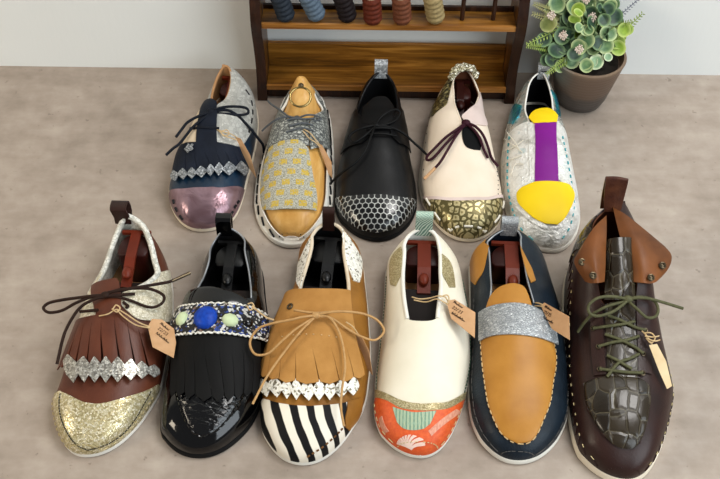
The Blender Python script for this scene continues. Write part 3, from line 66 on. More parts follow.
PTS = {"tags":{"brown":[[-0.21214,0.59138,0.06015],[-0.20941,0.60108,0.05973],[-0.20012,0.60319,0.05589],[-0.18776,0.59602,0.05],[-0.18409,0.58074,0.04723],[-0.18438,0.56341,0.046],[-0.20489,0.56987,0.05534]],"ivory":[[0.09005,0.62356,0.06167],[0.09226,0.62768,0.06223],[0.09818,0.6291,0.06237],[0.11871,0.61425,0.06006],[0.1166,0.58547,0.056],[0.09351,0.60695,0.05928]],"loafer":[[0.18636,0.62314,0.06178],[0.18936,0.62394,0.06567],[0.20916,0.59771,0.07782],[0.20872,0.576,0.068],[0.19472,0.59519,0.05967],[0.19016,0.60955,0.06044]],"caramel":[[-0.00279,0.5933,0.04752],[0.00331,0.58899,0.05023],[0.01058,0.57887,0.04029],[0.01469,0.56608,0.016],[0.00784,0.57384,0.02066],[0.00148,0.5844,0.03386]],"plum":[[-0.15227,0.88335,0.04894],[-0.14461,0.87837,0.04882],[-0.13359,0.86427,0.036],[-0.12599,0.84732,0.014],[-0.13346,0.8552,0.01962],[-0.14382,0.87028,0.035]],"tweed":[[-0.05306,0.87332,0.04866],[-0.04699,0.87075,0.04792],[-0.03535,0.85565,0.03451],[-0.03398,0.843,0.02011],[-0.03886,0.84691,0.02288],[-0.04444,0.85871,0.03469]],"boot":[[0.28418,0.56699,0.07402],[0.29207,0.56794,0.07454],[0.30078,0.55487,0.06457],[0.30644,0.53557,0.04999],[0.3015,0.53314,0.04829],[0.2938,0.54695,0.05881]]},"strings":{"brown":[[[-0.26283,0.60229,0.062],[-0.25326,0.60273,0.065],[-0.24488,0.60715,0.067],[-0.23486,0.60228,0.066],[-0.22179,0.59399,0.064],[-0.20963,0.59018,0.061]],[[-0.24445,0.6064,0.067],[-0.23683,0.59998,0.064],[-0.22376,0.5917,0.062],[-0.20945,0.58895,0.061]],[[-0.24971,0.60758,0.067],[-0.24373,0.60315,0.068],[-0.24156,0.60822,0.068],[-0.24623,0.61195,0.068],[-0.2487,0.6076,0.067]]],"ivory":[[[0.05481,0.63719,0.055],[0.0629,0.63317,0.057],[0.07304,0.63233,0.06],[0.08081,0.63042,0.066],[0.08784,0.62846,0.067],[0.09204,0.62402,0.0628]],[[0.05679,0.6333,0.055],[0.0689,0.6286,0.058],[0.07963,0.62652,0.066],[0.08979,0.62178,0.064]],[[0.08271,0.62838,0.067],[0.09001,0.63109,0.067],[0.09192,0.62672,0.066],[0.08973,0.6205,0.064]]],"loafer":[[[0.181,0.63144,0.055],[0.18403,0.62767,0.06],[0.18797,0.62211,0.064]],[[0.17956,0.62752,0.055],[0.18464,0.62381,0.06],[0.18871,0.61957,0.064]]],"caramel":[[[-0.01396,0.59427,0.058],[-0.00686,0.59211,0.056],[0.00028,0.58768,0.052]],[[-0.01306,0.6003,0.06],[-0.00591,0.59565,0.058],[0.00129,0.58841,0.051]]],"plum":[[[-0.17569,0.88545,0.058],[-0.16419,0.87933,0.059],[-0.15608,0.87921,0.056],[-0.14798,0.87773,0.051]],[[-0.17033,0.88096,0.059],[-0.16251,0.87347,0.058],[-0.15561,0.87333,0.055],[-0.14886,0.87423,0.051]],[[-0.16675,0.88103,0.059],[-0.16075,0.88181,0.06],[-0.15808,0.87703,0.058],[-0.1637,0.87344,0.058],[-0.16777,0.87926,0.059]]],"tweed":[[[-0.0713,0.88704,0.06],[-0.06149,0.88062,0.058],[-0.05531,0.8735,0.055],[-0.04926,0.86852,0.05]],[[-0.06986,0.8818,0.06],[-0.06231,0.87191,0.058],[-0.05517,0.86937,0.054],[-0.0492,0.86612,0.049]]],"boot":[[[0.28097,0.58521,0.072],[0.28374,0.57969,0.073],[0.28823,0.57346,0.07],[0.28997,0.5684,0.067]],[[0.28218,0.58208,0.073],[0.28877,0.58147,0.074],[0.29235,0.57692,0.072],[0.28801,0.57225,0.07],[0.28309,0.57606,0.073]],[[0.28218,0.57774,0.074],[0.29059,0.57809,0.072],[0.29823,0.58227,0.068]],[[0.28274,0.57534,0.074],[0.29106,0.574,0.071],[0.29869,0.57815,0.067]]],"patent":[[[-0.11338,0.61845,0.064],[-0.10914,0.61827,0.066],[-0.1067,0.61321,0.066],[-0.11058,0.6101,0.065],[-0.11418,0.61588,0.064]],[[-0.10883,0.61445,0.066],[-0.10225,0.60822,0.066],[-0.09386,0.6023,0.064],[-0.08554,0.59868,0.064]],[[-0.10873,0.61318,0.066],[-0.10016,0.60648,0.065],[-0.09077,0.60059,0.063]]]},"pot":[0.2879,1.0157,0.0],"leaf":[[0.2843,1.0262,0.1229,0.0138,0],[0.2823,1.0484,0.1263,0.0125,0],[0.259,1.0322,0.1181,0.0112,1],[0.2784,1.007,0.1022,0.0112,0],[0.3012,1.0085,0.0858,0.0112,2],[0.2932,0.9936,0.0794,0.01,2],[0.2807,0.986,0.0798,0.0094,0],[0.3182,1.0176,0.0923,0.0125,3],[0.3207,1.0082,0.0911,0.01,3],[0.2498,1.0145,0.1037,0.0112,1],[0.2694,1.0001,0.0982,0.01,0],[0.2626,0.998,0.0777,0.0106,0],[0.2424,1.0025,0.0896,0.0112,1],[0.3125,1.0286,0.1231,0.0112,1],[0.3058,1.0328,0.1092,0.0112,1],[0.2685,1.0202,0.1043,0.0088,3],[0.3066,0.9941,0.0879,0.0056,2],[0.2992,1.0199,0.0941,0.0112,1],[0.2384,0.9974,0.0794,0.01,1],[0.2421,1.0433,0.1308,0.0112,0],[0.2304,1.0199,0.1162,0.01,4],[0.2387,1.0394,0.117,0.01,4],[0.2974,1.0412,0.1272,0.0112,0],[0.268,1.0223,0.1165,0.0112,1],[0.291,1.0274,0.1038,0.0112,0],[0.254,1.0067,0.0912,0.01,1],[0.3059,1.0148,0.1075,0.0112,0],[0.2771,1.0055,0.0799,0.01,2],[0.255,1.0262,0.1072,0.0112,0],[0.2268,1.0109,0.0999,0.01,1],[0.3248,1.0154,0.1135,0.0088,3],[0.249,0.9935,0.0732,0.0088,0],[0.2957,1.0556,0.1408,0.0125,0],[0.2696,1.0511,0.1436,0.0125,1],[0.2498,1.0598,0.1342,0.0125,0],[0.3114,1.0463,0.1298,0.01,1],[0.2629,1.0382,0.1289,0.0112,0],[0.28,1.0298,0.1034,0.0112,1],[0.2907,1.0082,0.0906,0.01,0],[0.3043,1.0055,0.0961,0.01,0],[0.2646,0.9938,0.0922,0.01,1],[0.2512,1.0025,0.0819,0.01,1]],"fern":[[[0.2327,1.0067,0.0908],[0.2039,0.9965,0.1015],0],[[0.2555,0.9959,0.0809],[0.2293,0.9713,0.0783],0],[[0.3199,1.0157,0.1008],[0.3451,1.0253,0.1306],0],[[0.3169,1.0319,0.1162],[0.3422,1.0397,0.1439],1],[[0.242,1.0301,0.1133],[0.2106,1.0253,0.1285],2],[[0.2472,1.0229,0.1065],[0.2051,0.9983,0.1032],0],[[0.3047,1.0229,0.1074],[0.3305,1.0181,0.1237],0],[[0.2367,1.0391,0.1218],[0.2116,1.0343,0.1368],2]],"flower":[[0.2824,1.0195,0.1309],[0.2471,1.0033,0.1153],[0.2672,0.9907,0.104],[0.2319,1.0213,0.1317],[0.2745,1.0357,0.1457]],"spool":[[-0.0933,1.0099,0.126,-0.102,0.1596],[-0.0552,1.0107,0.126,-0.0689,0.1595],[-0.0177,1.0105,0.126,-0.0261,0.1603],[0.0125,1.0081,0.126,0.01,0.1626],[0.0487,1.0089,0.126,0.0455,0.1626],[0.09,1.0108,0.126,0.0828,0.1618]],"peg":[[0.1223,1.0165,0.126],[0.1607,1.0173,0.126]],"boot_tongue":[[[0.24816,0.61878,0.078],[0.25466,0.61505,0.083],[0.26406,0.61367,0.085],[0.27277,0.61535,0.083],[0.27955,0.6193,0.078]],[[0.25129,0.64813,0.09],[0.25668,0.64463,0.096],[0.26515,0.64314,0.098],[0.27374,0.64361,0.096],[0.27971,0.6473,0.09]],[[0.25404,0.67829,0.102],[0.25803,0.67518,0.108],[0.26578,0.67493,0.11],[0.27469,0.67683,0.108],[0.2827,0.68015,0.102]]],"boot_flap_l":[[[0.25694,0.70725,0.107],[0.2543,0.68852,0.106],[0.25044,0.66469,0.102],[0.24781,0.64546,0.098],[0.24544,0.63,0.093]],[[0.2441,0.6921,0.108],[0.23997,0.67197,0.109],[0.23738,0.65274,0.108],[0.23678,0.63645,0.104],[0.23749,0.6254,0.097]],[[0.23207,0.67481,0.104],[0.22732,0.66259,0.104],[0.2258,0.65014,0.103],[0.22915,0.63862,0.098],[0.23266,0.62851,0.093]],[[0.22241,0.66125,0.096],[0.21976,0.65538,0.095],[0.22019,0.6496,0.094],[0.22473,0.64163,0.091],[0.22914,0.63421,0.089]]],"boot_flap_l_e":[[0.22443,0.64749,0.103],[0.23305,0.63012,0.103]],"boot_flap_r":[[[0.26641,0.71974,0.106],[0.26751,0.69748,0.104],[0.27009,0.67621,0.1],[0.27416,0.65581,0.094],[0.27695,0.63452,0.088]],[[0.27711,0.70902,0.107],[0.28091,0.6881,0.107],[0.28409,0.66809,0.105],[0.28482,0.64837,0.1],[0.28543,0.63018,0.092]],[[0.29567,0.69052,0.103],[0.29839,0.67683,0.103],[0.29881,0.65968,0.101],[0.29913,0.64404,0.096],[0.29628,0.63196,0.09]],[[0.31411,0.67496,0.096],[0.3189,0.66643,0.095],[0.31877,0.65923,0.094],[0.31484,0.65103,0.091],[0.30686,0.64282,0.088]]],"boot_flap_r_e":[[0.30688,0.64802,0.0985],[0.29273,0.63298,0.0975]],"boot_loop":[[[0.25824,0.72082,0.1],[0.2664,0.72004,0.101],[0.27525,0.72112,0.1]],[[0.25549,0.72559,0.118],[0.26566,0.72483,0.119],[0.27654,0.72597,0.118]],[[0.25401,0.7285,0.136],[0.26458,0.72772,0.137],[0.27668,0.72747,0.136]],[[0.25404,0.73038,0.14],[0.26493,0.72911,0.1415],[0.27642,0.72789,0.14]],[[0.25393,0.7314,0.136],[0.26504,0.73063,0.137],[0.2764,0.72891,0.136]],[[0.25582,0.73421,0.112],[0.2661,0.73344,0.113],[0.27684,0.73313,0.112]],[[0.25626,0.72975,0.095],[0.26665,0.72901,0.096],[0.27772,0.73013,0.095]]],"ruched":[[0.11293,0.98514,0.06],[0.11764,0.99533,0.063],[0.12412,0.99918,0.064],[0.1318,1.00033,0.064],[0.13942,0.99874,0.063],[0.14482,0.9897,0.06]],"ring":[[-0.0743,0.92242,0.078],[-0.07452,0.94251,0.079]]}
import bpy, bmesh
from mathutils import Vector, Matrix, noise
random.seed(7)
rng = np.random.default_rng(7)
SC = bpy.context.scene
COL = SC.collection

# ------------------------------------------------------------------ materials
def lin(c):
    if isinstance(c, str):
        c = [int(c[i:i+2], 16)/255 for i in (0, 2, 4)]
    return tuple((v/12.92 if v <= .04045 else ((v+.055)/1.055)**2.4) for v in c)+(1.,)

class NT:
    def __init__(s, name):
        s.m = bpy.data.materials.new(name); s.m.use_nodes = True
        s.t = s.m.node_tree; s.t.nodes.clear()
        s.out = s.t.nodes.new('ShaderNodeOutputMaterial'); s.b = s.t.nodes.new('ShaderNodeBsdfPrincipled')
        s.t.links.new(s.b.outputs[0], s.out.inputs[0])
        s.tc = s.t.nodes.new('ShaderNodeTexCoord')
    def put(s, inp, v):
        if isinstance(v, bpy.types.NodeSocket): s.t.links.new(v, inp)
        else: inp.default_value = v
    def n(s, typ, ins=None, out=0, **props):
        nd = s.t.nodes.new('ShaderNode'+typ)
        for k, v in props.items(): setattr(nd, k, v)
        for k, v in (ins or {}).items(): s.put(nd.inputs[k], v)
        return nd.outputs[out]
    def math(s, op, a, b=0., c=None):
        i = {0: a, 1: b}
        if c is not None: i[2] = c
        return s.n('Math', i, operation=op)
    def coord(s, kind='Object', scale=(1, 1, 1), rot=(0, 0, 0), loc=(0, 0, 0)):
        return s.n('Mapping', {'Vector': s.tc.outputs[kind], 'Scale': scale, 'Rotation': rot, 'Location': loc})
    def noise(s, vec, scale, detail=3., rough=.55, dist=0., out=0):
        return s.n('TexNoise', {'Vector': vec, 'Scale': scale, 'Detail': detail, 'Roughness': rough, 'Distortion': dist}, out)
    def vor(s, vec, scale, feature='F1', out=0, rand=1.):
        return s.n('TexVoronoi', {'Vector': vec, 'Scale': scale, 'Randomness': rand}, out, feature=feature)
    def ramp(s, fac, stops, interp='LINEAR'):
        nd = s.t.nodes.new('ShaderNodeValToRGB'); s.put(nd.inputs[0], fac)
        r = nd.color_ramp; r.interpolation = interp
        while len(r.elements) > 1: r.elements.remove(r.elements[-1])
        for i, (p, c) in enumerate(stops):
            e = r.elements[0] if i == 0 else r.elements.new(p)
            e.position = p; e.color = lin(c) if not isinstance(c, float) else (c, c, c, 1)
        return nd.outputs[0]
    def mix(s, fac, a, b):
        nd = s.t.nodes.new('ShaderNodeMix'); nd.data_type = 'RGBA'
        s.put(nd.inputs[0], fac)
        for i, v in ((6, a), (7, b)): s.put(nd.inputs[i], lin(v) if isinstance(v, str) else v)
        return nd.outputs[2]
    def bump(s, h, strength=.3, dist=.001):
        o = s.n('Bump', {'Height': h, 'Strength': strength, 'Distance': dist})
        s.t.links.new(o, s.b.inputs['Normal'])
    def set(s, **k):
        names = dict(col='Base Color', rough='Roughness', metal='Metallic', coat='Coat Weight', crough='Coat Roughness', spec='Specular IOR Level', sheen='Sheen Weight', trans='Transmission Weight', alpha='Alpha', sub='Subsurface Weight', film='Thin Film Thickness', ior='IOR')
        for a, v in k.items():
            s.put(s.b.inputs[names[a]], lin(v) if isinstance(v, str) else v)
        return s

def leather(name, c1, c2=None, rough=.45, scale=60, bump=.25, grain=900, coat=0., metal=0., spec=.22):
    n = NT(name); v = n.coord('Object')
    c2 = c2 or c1
    f = n.noise(v, scale, 4)
    n.set(col=n.ramp(f, [(.3, c1), (.7, c2)]), rough=rough, coat=coat, metal=metal, spec=spec)
    g = n.math('ADD', n.noise(v, grain, 2), n.math('MULTIPLY', n.noise(v, 120, 2), .6))
    n.bump(g, bump, .0006)
    return n.m

M = {}
M['tan_suede'] = leather('tan_suede', 'a0713a', 'b5854a', .85, 40, .3, spec=.1)
M['tan_leather'] = leather('tan_leather', 'a06b28', 'b57f37', .38, 25, .12)
M['tree_black'] = leather('tree_black', '120907', '1b0e0a', .45, 15, .03, spec=.2)
M['caramel_leather'] = leather('caramel_leather', '7f531c', '946427', .5, 40, .2)
M['parasol_ink'] = leather('parasol_ink', 'e2bfae', 'edd5c8', .6)
M['navy_leather'] = leather('navy_leather', '101820', '1b2630', .42, 45, .5, 500)
M['ivory_leather'] = leather('ivory_leather', 'dad2bc', 'e4dcc9', .42, 20, .08)
M['cream_leather'] = leather('cream_leather', 'decdb7', 'e6d7c4', .6, 25, .12)
M['pink_suede'] = leather('pink_suede', 'cdb9b1', 'd9c6be', .8, 40, .2)
M['black_leather'] = leather('black_leather', '070708', '0c0c0e', .38, 30, .22, 700)
M['black_matt'] = leather('black_matt', '070707', '0c0b0b', .6, 30, .2, spec=.15)
M['black_patent'] = leather('black_patent', '020203', '040405', .1, 30, .3, 160, .35, spec=.3)
M['brown_leather'] = leather('brown_leather', '4c2416', '5f3220', .40, 30, .22, spec=.3)
M['dark_brown'] = leather('dark_brown', '22130f', '311b16', .36, 25, .3, 600, spec=.3)
M['cognac'] = leather('cognac', '46260f', '7d4a24', .42, 16, .2)
M['loop_brown'] = leather('loop_brown', '3a1d15', '54301f', .45, 90, .7, 350)
M['navy_suede'] = leather('navy_suede', '0d121c', '171d2a', .6, 50, .4, spec=.15)
M['navy_satin'] = leather('navy_satin', '0a1b2b', '122c42', .3, 30, .15, spec=.4)
M['purple_leather'] = leather('purple_leather', '6c0674', '7a0b82', .45, 20, .05)
M['yellow_leather'] = leather('yellow_leather', 'e2bf08', 'ecca12', .5, 20, .06)
M['beige_lining'] = leather('beige_lining', 'c9b79c', 'd8c8b0', .75, 40, .15)
M['white_lining'] = leather('white_lining', 'dcd8cc', 'e8e5da', .7, 40, .15)
M['brown_lining'] = leather('brown_lining', '5b3420', '6a3d26', .7, 40, .15)
M['tan_lining'] = leather('tan_lining', 'a67a50', 'b88b5f', .7, 40, .15)
M['dark_lining'] = leather('dark_lining', '0a0a0b', '101012', .7, 40, .15, spec=.1)
M['white_sole'] = leather('white_sole', 'd9d4c8', 'e6e2d8', .6, 30, .1)
M['black_sole'] = leather('black_sole', '0b0b0c', '121213', .6, 30, .1, spec=.15)
M['cream_sole'] = leather('cream_sole', 'dccfb8', 'e8dcc8', .6, 30, .1)
M['red_plastic'] = leather('red_plastic', '571e0f', '6b2715', .4, 15, .03)
M['red_plastic_dark'] = leather('red_plastic_dark', '270b07', '340f0a', .4, 15, .03)
M['black_plastic'] = leather('black_plastic', '050506', '0a0a0b', .35, 15, .03, spec=.3)
M['silver_edge'] = leather('silver_edge', '8f9296', 'a7aaad', .4, 30, .1, metal=.6)
M['gold_metal'] = leather('gold_metal', '8f7a48', 'ab9562', .25, 20, .02, metal=1.)
M['brass_dark'] = leather('brass_dark', '4a4034', '645843', .3, 20, .02, metal=.9)
M['paper'] = leather('paper', 'b68b62', 'c69d75', .85, 60, .1)
M['paper_light'] = leather('paper_light', 'd3b98e', 'e0c9a0', .85, 60, .1)
M['ink'] = leather('ink', '2a1c16', '33231b', .8)
M['twine'] = leather('twine', 'b39669', 'd0b58c', .9, 300, .4, spec=.1)
M['lace_brown'] = leather('lace_brown', '22140e', '2e1c14', .6, 200, .3, spec=.15)
M['lace_navy'] = leather('lace_navy', '0a0d14', '121722', .6, 200, .3, spec=.15)
M['lace_black'] = leather('lace_black', '050505', '0b0b0b', .55, 200, .3, spec=.15)
M['lace_burgundy'] = leather('lace_burgundy', '2a0b17', '381320', .6, 200, .3, spec=.15)
M['lace_olive'] = leather('lace_olive', '47472f', '5a593e', .6, 200, .3, spec=.15)
M['lace_tan'] = leather('lace_tan', 'a8804f', 'bd9562', .5, 200, .2)
M['lace_grey'] = leather('lace_grey', '45484b', '595c5f', .6, 200, .3)
M['stitch_gold'] = leather('stitch_gold', 'b9a676', 'd0c091', .6)
M['stitch_tan'] = leather('stitch_tan', 'b99a68', 'cdb285', .7)
M['stitch_black'] = leather('stitch_black', '141416', '1c1c1f', .6)
M['stitch_green'] = leather('stitch_green', '35503f', '45634f', .6)
M['stitch_grey'] = leather('stitch_grey', '4b4a48', '5d5b58', .7)
M['stitch_white'] = leather('stitch_white', 'dcd6c6', 'ece7da', .5)
M['stitch_teal'] = leather('stitch_teal', '2f8f97', '47a9b0', .4)
M['blue_stone'] = leather('blue_stone', '08328c', '0e42aa', .45, 300, .25, 800)
M['mint_bead'] = leather('mint_bead', 'b7c79a', 'cedab3', .5, 30, .1)
M['white_paint'] = leather('white_paint', 'e9e6dd', 'f3f0e8', .6)

def patterned(name, build):
    n = NT(name); build(n); M[name] = n.m

def p_crackle(c1, c2, c3, sc, metal, rough):
    def f(n):
        v = n.coord('Object'); e = n.vor(v, sc, 'DISTANCE_TO_EDGE'); c = n.vor(v, sc, 'F1', 1)
        base = n.ramp(n.math('MULTIPLY', n.n('SeparateColor', {0: c}), 1.), [(0., c1), (.5, c2), (1., c3)])
        crack = n.ramp(e, [(0., 1.), (.09, 0.)])
        n.set(col=n.mix(crack, base, c1), rough=n.math('ADD', rough, n.math('MULTIPLY', crack, .3)), metal=metal)
        h = n.math('MINIMUM', n.math('MULTIPLY', e, 3.), .35)
        n.bump(n.math('ADD', h, n.math('MULTIPLY', n.n('SeparateColor', {0: c}), .6)), .6, .0012)
    return f
patterned('gold_crackle', p_crackle('a39468', 'd2c59b', 'f2ead2', 560, .55, .3))
patterned('silver_crackle', p_crackle('77736c', 'b5b1a6', 'e2dfd6', 520, .75, .28))
patterned('cream_crackle', p_crackle('beb293', 'e3dac1', 'f0e9d6', 480, .05, .5))
patterned('grey_crackle', p_crackle('a09f98', 'b4b3ac', 'c5c4bd', 210, .15, .42))
patterned('gold_glitter', p_crackle('94855a', 'b7a87c', 'd8cba5', 900, .5, .38))
patterned('silver_fur', p_crackle('b5b2a6', 'd9d6ca', 'e9e6dc', 260, .0, .6))
patterned('silver_bright', p_crackle('8b8e90', 'c3c6c8', 'e6e8e8', 300, .45, .35))
patterned('silver_grain', p_crackle('5f6264', '93979b', 'd0d3d6', 560, .7, .33))

def f(n):   # pink bronze satin, crumpled
    v = n.coord('Object'); g = n.noise(v, 38, 3, .5, .6)
    n.set(col=n.ramp(g, [(.3, '7d6066'), (.7, 'a58a93')]), rough=.32, metal=.7); n.bump(g, .5, .006)
patterned('pink_satin', f)
def f(n):   # honeycomb cut out over black
    u = n.coord('UV', (1/.0070, 1/.0070, 1)); s3 = 1.7320508
    def cell(off):
        q = n.n('VectorMath', {0: u, 1: off}, operation='ADD')
        sx = n.n('SeparateXYZ', {0: q}, 0); sy = n.n('SeparateXYZ', {0: q}, 1)
        ax = n.math('SUBTRACT', n.math('FLOORED_MODULO', sx, 1.), .5); ay = n.math('SUBTRACT', n.math('FLOORED_MODULO', sy, s3), s3/2)
        return ax, ay, n.math('ADD', n.math('MULTIPLY', ax, ax), n.math('MULTIPLY', ay, ay))
    a = cell((0, 0, 0)); b = cell((.5, s3/2, 0))
    sel = n.math('LESS_THAN', a[2], b[2])
    def pick(i): return n.math('ADD', n.math('MULTIPLY', a[i], sel), n.math('MULTIPLY', b[i], n.math('SUBTRACT', 1., sel)))
    x = n.math('ABSOLUTE', pick(0)); y = n.math('ABSOLUTE', pick(1))
    d = n.math('MAXIMUM', x, n.math('ADD', n.math('MULTIPLY', x, .5), n.math('MULTIPLY', y, s3/2)))
    edge = n.ramp(d, [(.40, 0.), (.43, 1.)])
    n.set(col=n.mix(edge, '0a0a0b', 'a9aaa6'), rough=n.ramp(edge, [(0., .18), (1., .4)]), metal=n.math('MULTIPLY', edge, .6)); n.bump(edge, .8, .001)
patterned('honeycomb', f)
def f(n):   # gold leopard foil
    v = n.coord('UV', (1, 1, 1)); w = n.n('VectorMath', {0: v, 1: n.n('VectorMath', {0: n.noise(v, 200, 2, out=1), 'Scale': .003}, operation='SCALE')}, operation='ADD')
    d = n.vor(w, 135, 'F1', rand=.75); e = n.vor(w, 135, 'DISTANCE_TO_EDGE', rand=.75)
    cell = n.ramp(e, [(.13, 0.), (.18, 1.)]); ring = n.ramp(d, [(.16, 0.), (.24, 1.)])
    spot = n.mix(ring, '83764a', 'bcae80')
    n.set(col=n.mix(cell, '5c532f', spot), rough=.3, metal=.5); n.bump(cell, .4, .0008)
patterned('gold_leopard', f)
def f(n):   # zebra hair
    v = n.tc.outputs['Object']; x = n.n('SeparateXYZ', {0: v}, 0); y = n.n('SeparateXYZ', {0: v}, 1)
    q = n.math('ADD', x, n.math('MULTIPLY', n.math('SUBTRACT', n.noise(v, 28, 2), .5), .006))
    e = n.math('MAXIMUM', n.math('SUBTRACT', -.190, y), 0.)
    q = n.math('SUBTRACT', q, n.math('MULTIPLY', n.math('MULTIPLY', e, e), 4.))
    fr = n.math('FRACT', n.math('MULTIPLY', n.math('ADD', q, 1.0035), 60.)); st = n.ramp(fr, [(.0, 1.), (.44, 1.), (.48, 0.), (.96, 0.), (1., 1.)])
    n.set(col=n.mix(st, 'e4dccb', '0a090a'), rough=.6, spec=.2); n.bump(n.noise(v, 1500, 2), .2, .0004)
patterned('zebra', f)
def f(n):   # grey-white animal scale
    v = n.coord('Object'); e = n.vor(v, 230, 'DISTANCE_TO_EDGE'); c = n.n('SeparateColor', {0: n.vor(v, 230, 'F1', 1)})
    n.set(col=n.mix(n.ramp(e, [(.05, 0.), (.16, 1.)]), '6a6243', n.ramp(c, [(0., 'bdb38a'), (.6, 'e6e1cd'), (1., 'f2efe2')])), rough=.4, metal=.25); n.bump(e, .5, .001)
patterned('gold_snake', f)
def f(n):
    v = n.coord('Object'); e = n.vor(v, 480, 'DISTANCE_TO_EDGE'); c = n.n('SeparateColor', {0: n.vor(v, 480, 'F1', 1)})
    n.set(col=n.ramp(c, [(0., '6a6454'), (.12, '857e6a'), (.18, 'd3cfc2'), (.6, 'e6e3d8'), (1., 'f2f0e8')]), rough=.45, metal=.1); n.bump(e, .5, .001)
patterned('white_snake', f)
def f(n):
    v = n.coord('Object', (1, 1.6, 1)); e = n.vor(v, 190, 'DISTANCE_TO_EDGE'); c = n.n('SeparateColor', {0: n.vor(v, 190, 'F1', 1)})
    n.set(col=n.mix(n.ramp(e, [(.05, 0.), (.2, 1.)]), '484a49', n.ramp(c, [(0., '84867f'), (.6, 'a3a59d'), (1., 'c3c4bb')])), rough=.4); n.bump(e, .6, .001)
patterned('grey_snake', f)
def f(n):
    v = n.coord('Object', (1, 1.5, 1)); e = n.vor(v, 150, 'DISTANCE_TO_EDGE'); c = n.n('SeparateColor', {0: n.vor(v, 150, 'F1', 1)})
    n.set(col=n.mix(n.ramp(e, [(.04, 0.), (.2, 1.)]), '2a2412', n.ramp(c, [(0., '6d6237'), (.6, '8e8150'), (1., 'b5a873')])), rough=.35, metal=.5); n.bump(e, .6, .001)
patterned('olive_snake', f)
def f(n):   # yellow and grey tweed
    v = n.coord('UV'); x = n.n('SeparateXYZ', {0: v}, 0); y = n.n('SeparateXYZ', {0: v}, 1)
    fine = n.noise(n.coord('UV', (1, .35, 1)), 1300, 2); fine2 = n.noise(n.coord('UV', (.3, 1, 1)), 1100, 2)
    base = n.ramp(n.math('MULTIPLY', n.math('ADD', fine, fine2), .5), [(.38, '6d6c60'), (.5, 'a3a192'), (.62, 'c9c6b8')])
    row = n.math('FRACT', n.math('MULTIPLY', y, 72.)); fl = n.math('FLOOR', n.math('MULTIPLY', y, 72.))
    col = n.math('FRACT', n.math('ADD', n.math('MULTIPLY', x, 62.), n.math('MULTIPLY', fl, .37)))
    m = n.math('MULTIPLY', n.math('LESS_THAN', row, .55), n.math('LESS_THAN', col, .58))
    m = n.math('MULTIPLY', m, n.ramp(n.noise(v, 480, 3), [(.36, 0.), (.50, 1.)]))
    n.set(col=n.mix(m, base, 'c4a63c'), rough=.9); n.bump(n.math('ADD', n.math('ADD', fine, fine2), n.math('MULTIPLY', m, .5)), .6, .0012)
patterned('tweed', f)
def f(n):   # crocodile, olive brown
    v = n.coord('UV', (1, .62, 1)); w = n.n('VectorMath', {0: v, 1: n.n('VectorMath', {0: n.noise(v, 60, 2, out=1), 'Scale': .004}, operation='SCALE')}, operation='ADD')
    e = n.vor(w, 84, 'DISTANCE_TO_EDGE', rand=.7); c = n.n('SeparateColor', {0: n.vor(w, 84, 'F1', 1, .7)})
    line = n.ramp(e, [(.01, 0.), (.04, 1.)])
    n.set(col=n.mix(line, '4a4333', n.ramp(c, [(0., '1f180f'), (1., '32291c')])), rough=.24, coat=.12, spec=.35); n.bump(n.math('ADD', n.math('MINIMUM', n.math('MULTIPLY', e, 4.), .5), n.math('MULTIPLY', n.noise(w, 200, 2), .1)), .7, .002)
patterned('croc', f)
def f(n):   # wrinkled patent crocodile
    v = n.coord('UV', (.45, 1, 1)); w = n.noise(v, 130, 3, .6, 1.2)
    n.set(col='030304', rough=.12, coat=.4, spec=.4); n.bump(n.math('ADD', n.vor(v, 200, 'DISTANCE_TO_EDGE'), n.math('MULTIPLY', w, .5)), .8, .0022)
patterned('patent_croc', f)
def f(n):   # boucle ribbon black / white / blue
    v = n.coord('UV'); c = n.n('SeparateColor', {0: n.vor(v, 420, 'F1', 1)}); d = n.vor(v, 420)
    n.set(col=n.ramp(c, [(0., '0b0b0f'), (.50, '14141a'), (.51, 'c9c8c2'), (.70, 'a5a6a7'), (.71, '1d3a80'), (.84, '204690'), (.85, '6f574c'), (.92, '101015')], 'CONSTANT'), rough=.6); n.bump(d, .8, .002)
patterned('boucle', f)
def f(n):   # silver woven strap
    v = n.coord('UV', (.8, 1.5, 1), (0, 0, .6)); e = n.vor(v, 460, 'DISTANCE_TO_EDGE', rand=.8); c = n.n('SeparateColor', {0: n.vor(v, 460, 'F1', 1, .8)})
    n.set(col=n.mix(n.ramp(e, [(.02, 0.), (.14, 1.)]), '7b7f81', n.ramp(c, [(0., '979a9c'), (.6, 'adb0b2'), (1., 'cfd1d1')])), rough=.42, metal=.4); n.bump(e, .6, .0016)
patterned('silver_weave', f)
def f(n):   # orange printed cotton
    v = n.coord('Object'); g = n.noise(v, 300, 3)
    n.set(col=n.ramp(g, [(.3, 'cb4a16'), (.7, 'dc5f25')]), rough=.55); n.bump(n.noise(v, 1400, 2), .15, .0003)
patterned('orange_print', f)
def f(n):
    v = n.coord('UV'); w = n.n('TexWave', {'Vector': n.coord('UV', (1, .12, 1)), 'Scale': 90., 'Distortion': 3., 'Detail': 2.}); g = n.noise(v, 260, 3)
    n.set(col=n.ramp(n.math('MULTIPLY', n.math('ADD', w, g), .5), [(.3, '6d8a72'), (.5, '93b09a'), (.62, 'b7b98e'), (.8, '7fa594')]), rough=.5)
patterned('teal_print', f)
def f(n):
    v = n.coord('UV'); w = n.n('TexWave', {'Vector': n.coord('UV', (1, 1, 1), (0, 0, .785)), 'Scale': 130., 'Distortion': 4., 'Detail': 1.})
    n.set(col=n.ramp(w, [(.3, '5f8272'), (.6, '9dbba6'), (.85, 'cfdccb')]), rough=.5, metal=.2)
patterned('green_ribbon', f)
def f(n):
    v = n.coord('UV'); g = n.noise(n.coord('UV', (1, .4, 1)), 500, 3)
    n.set(col=n.ramp(g, [(.4, 'c98266'), (.6, 'd99b80')]), rough=.55)
patterned('salmon_print', f)
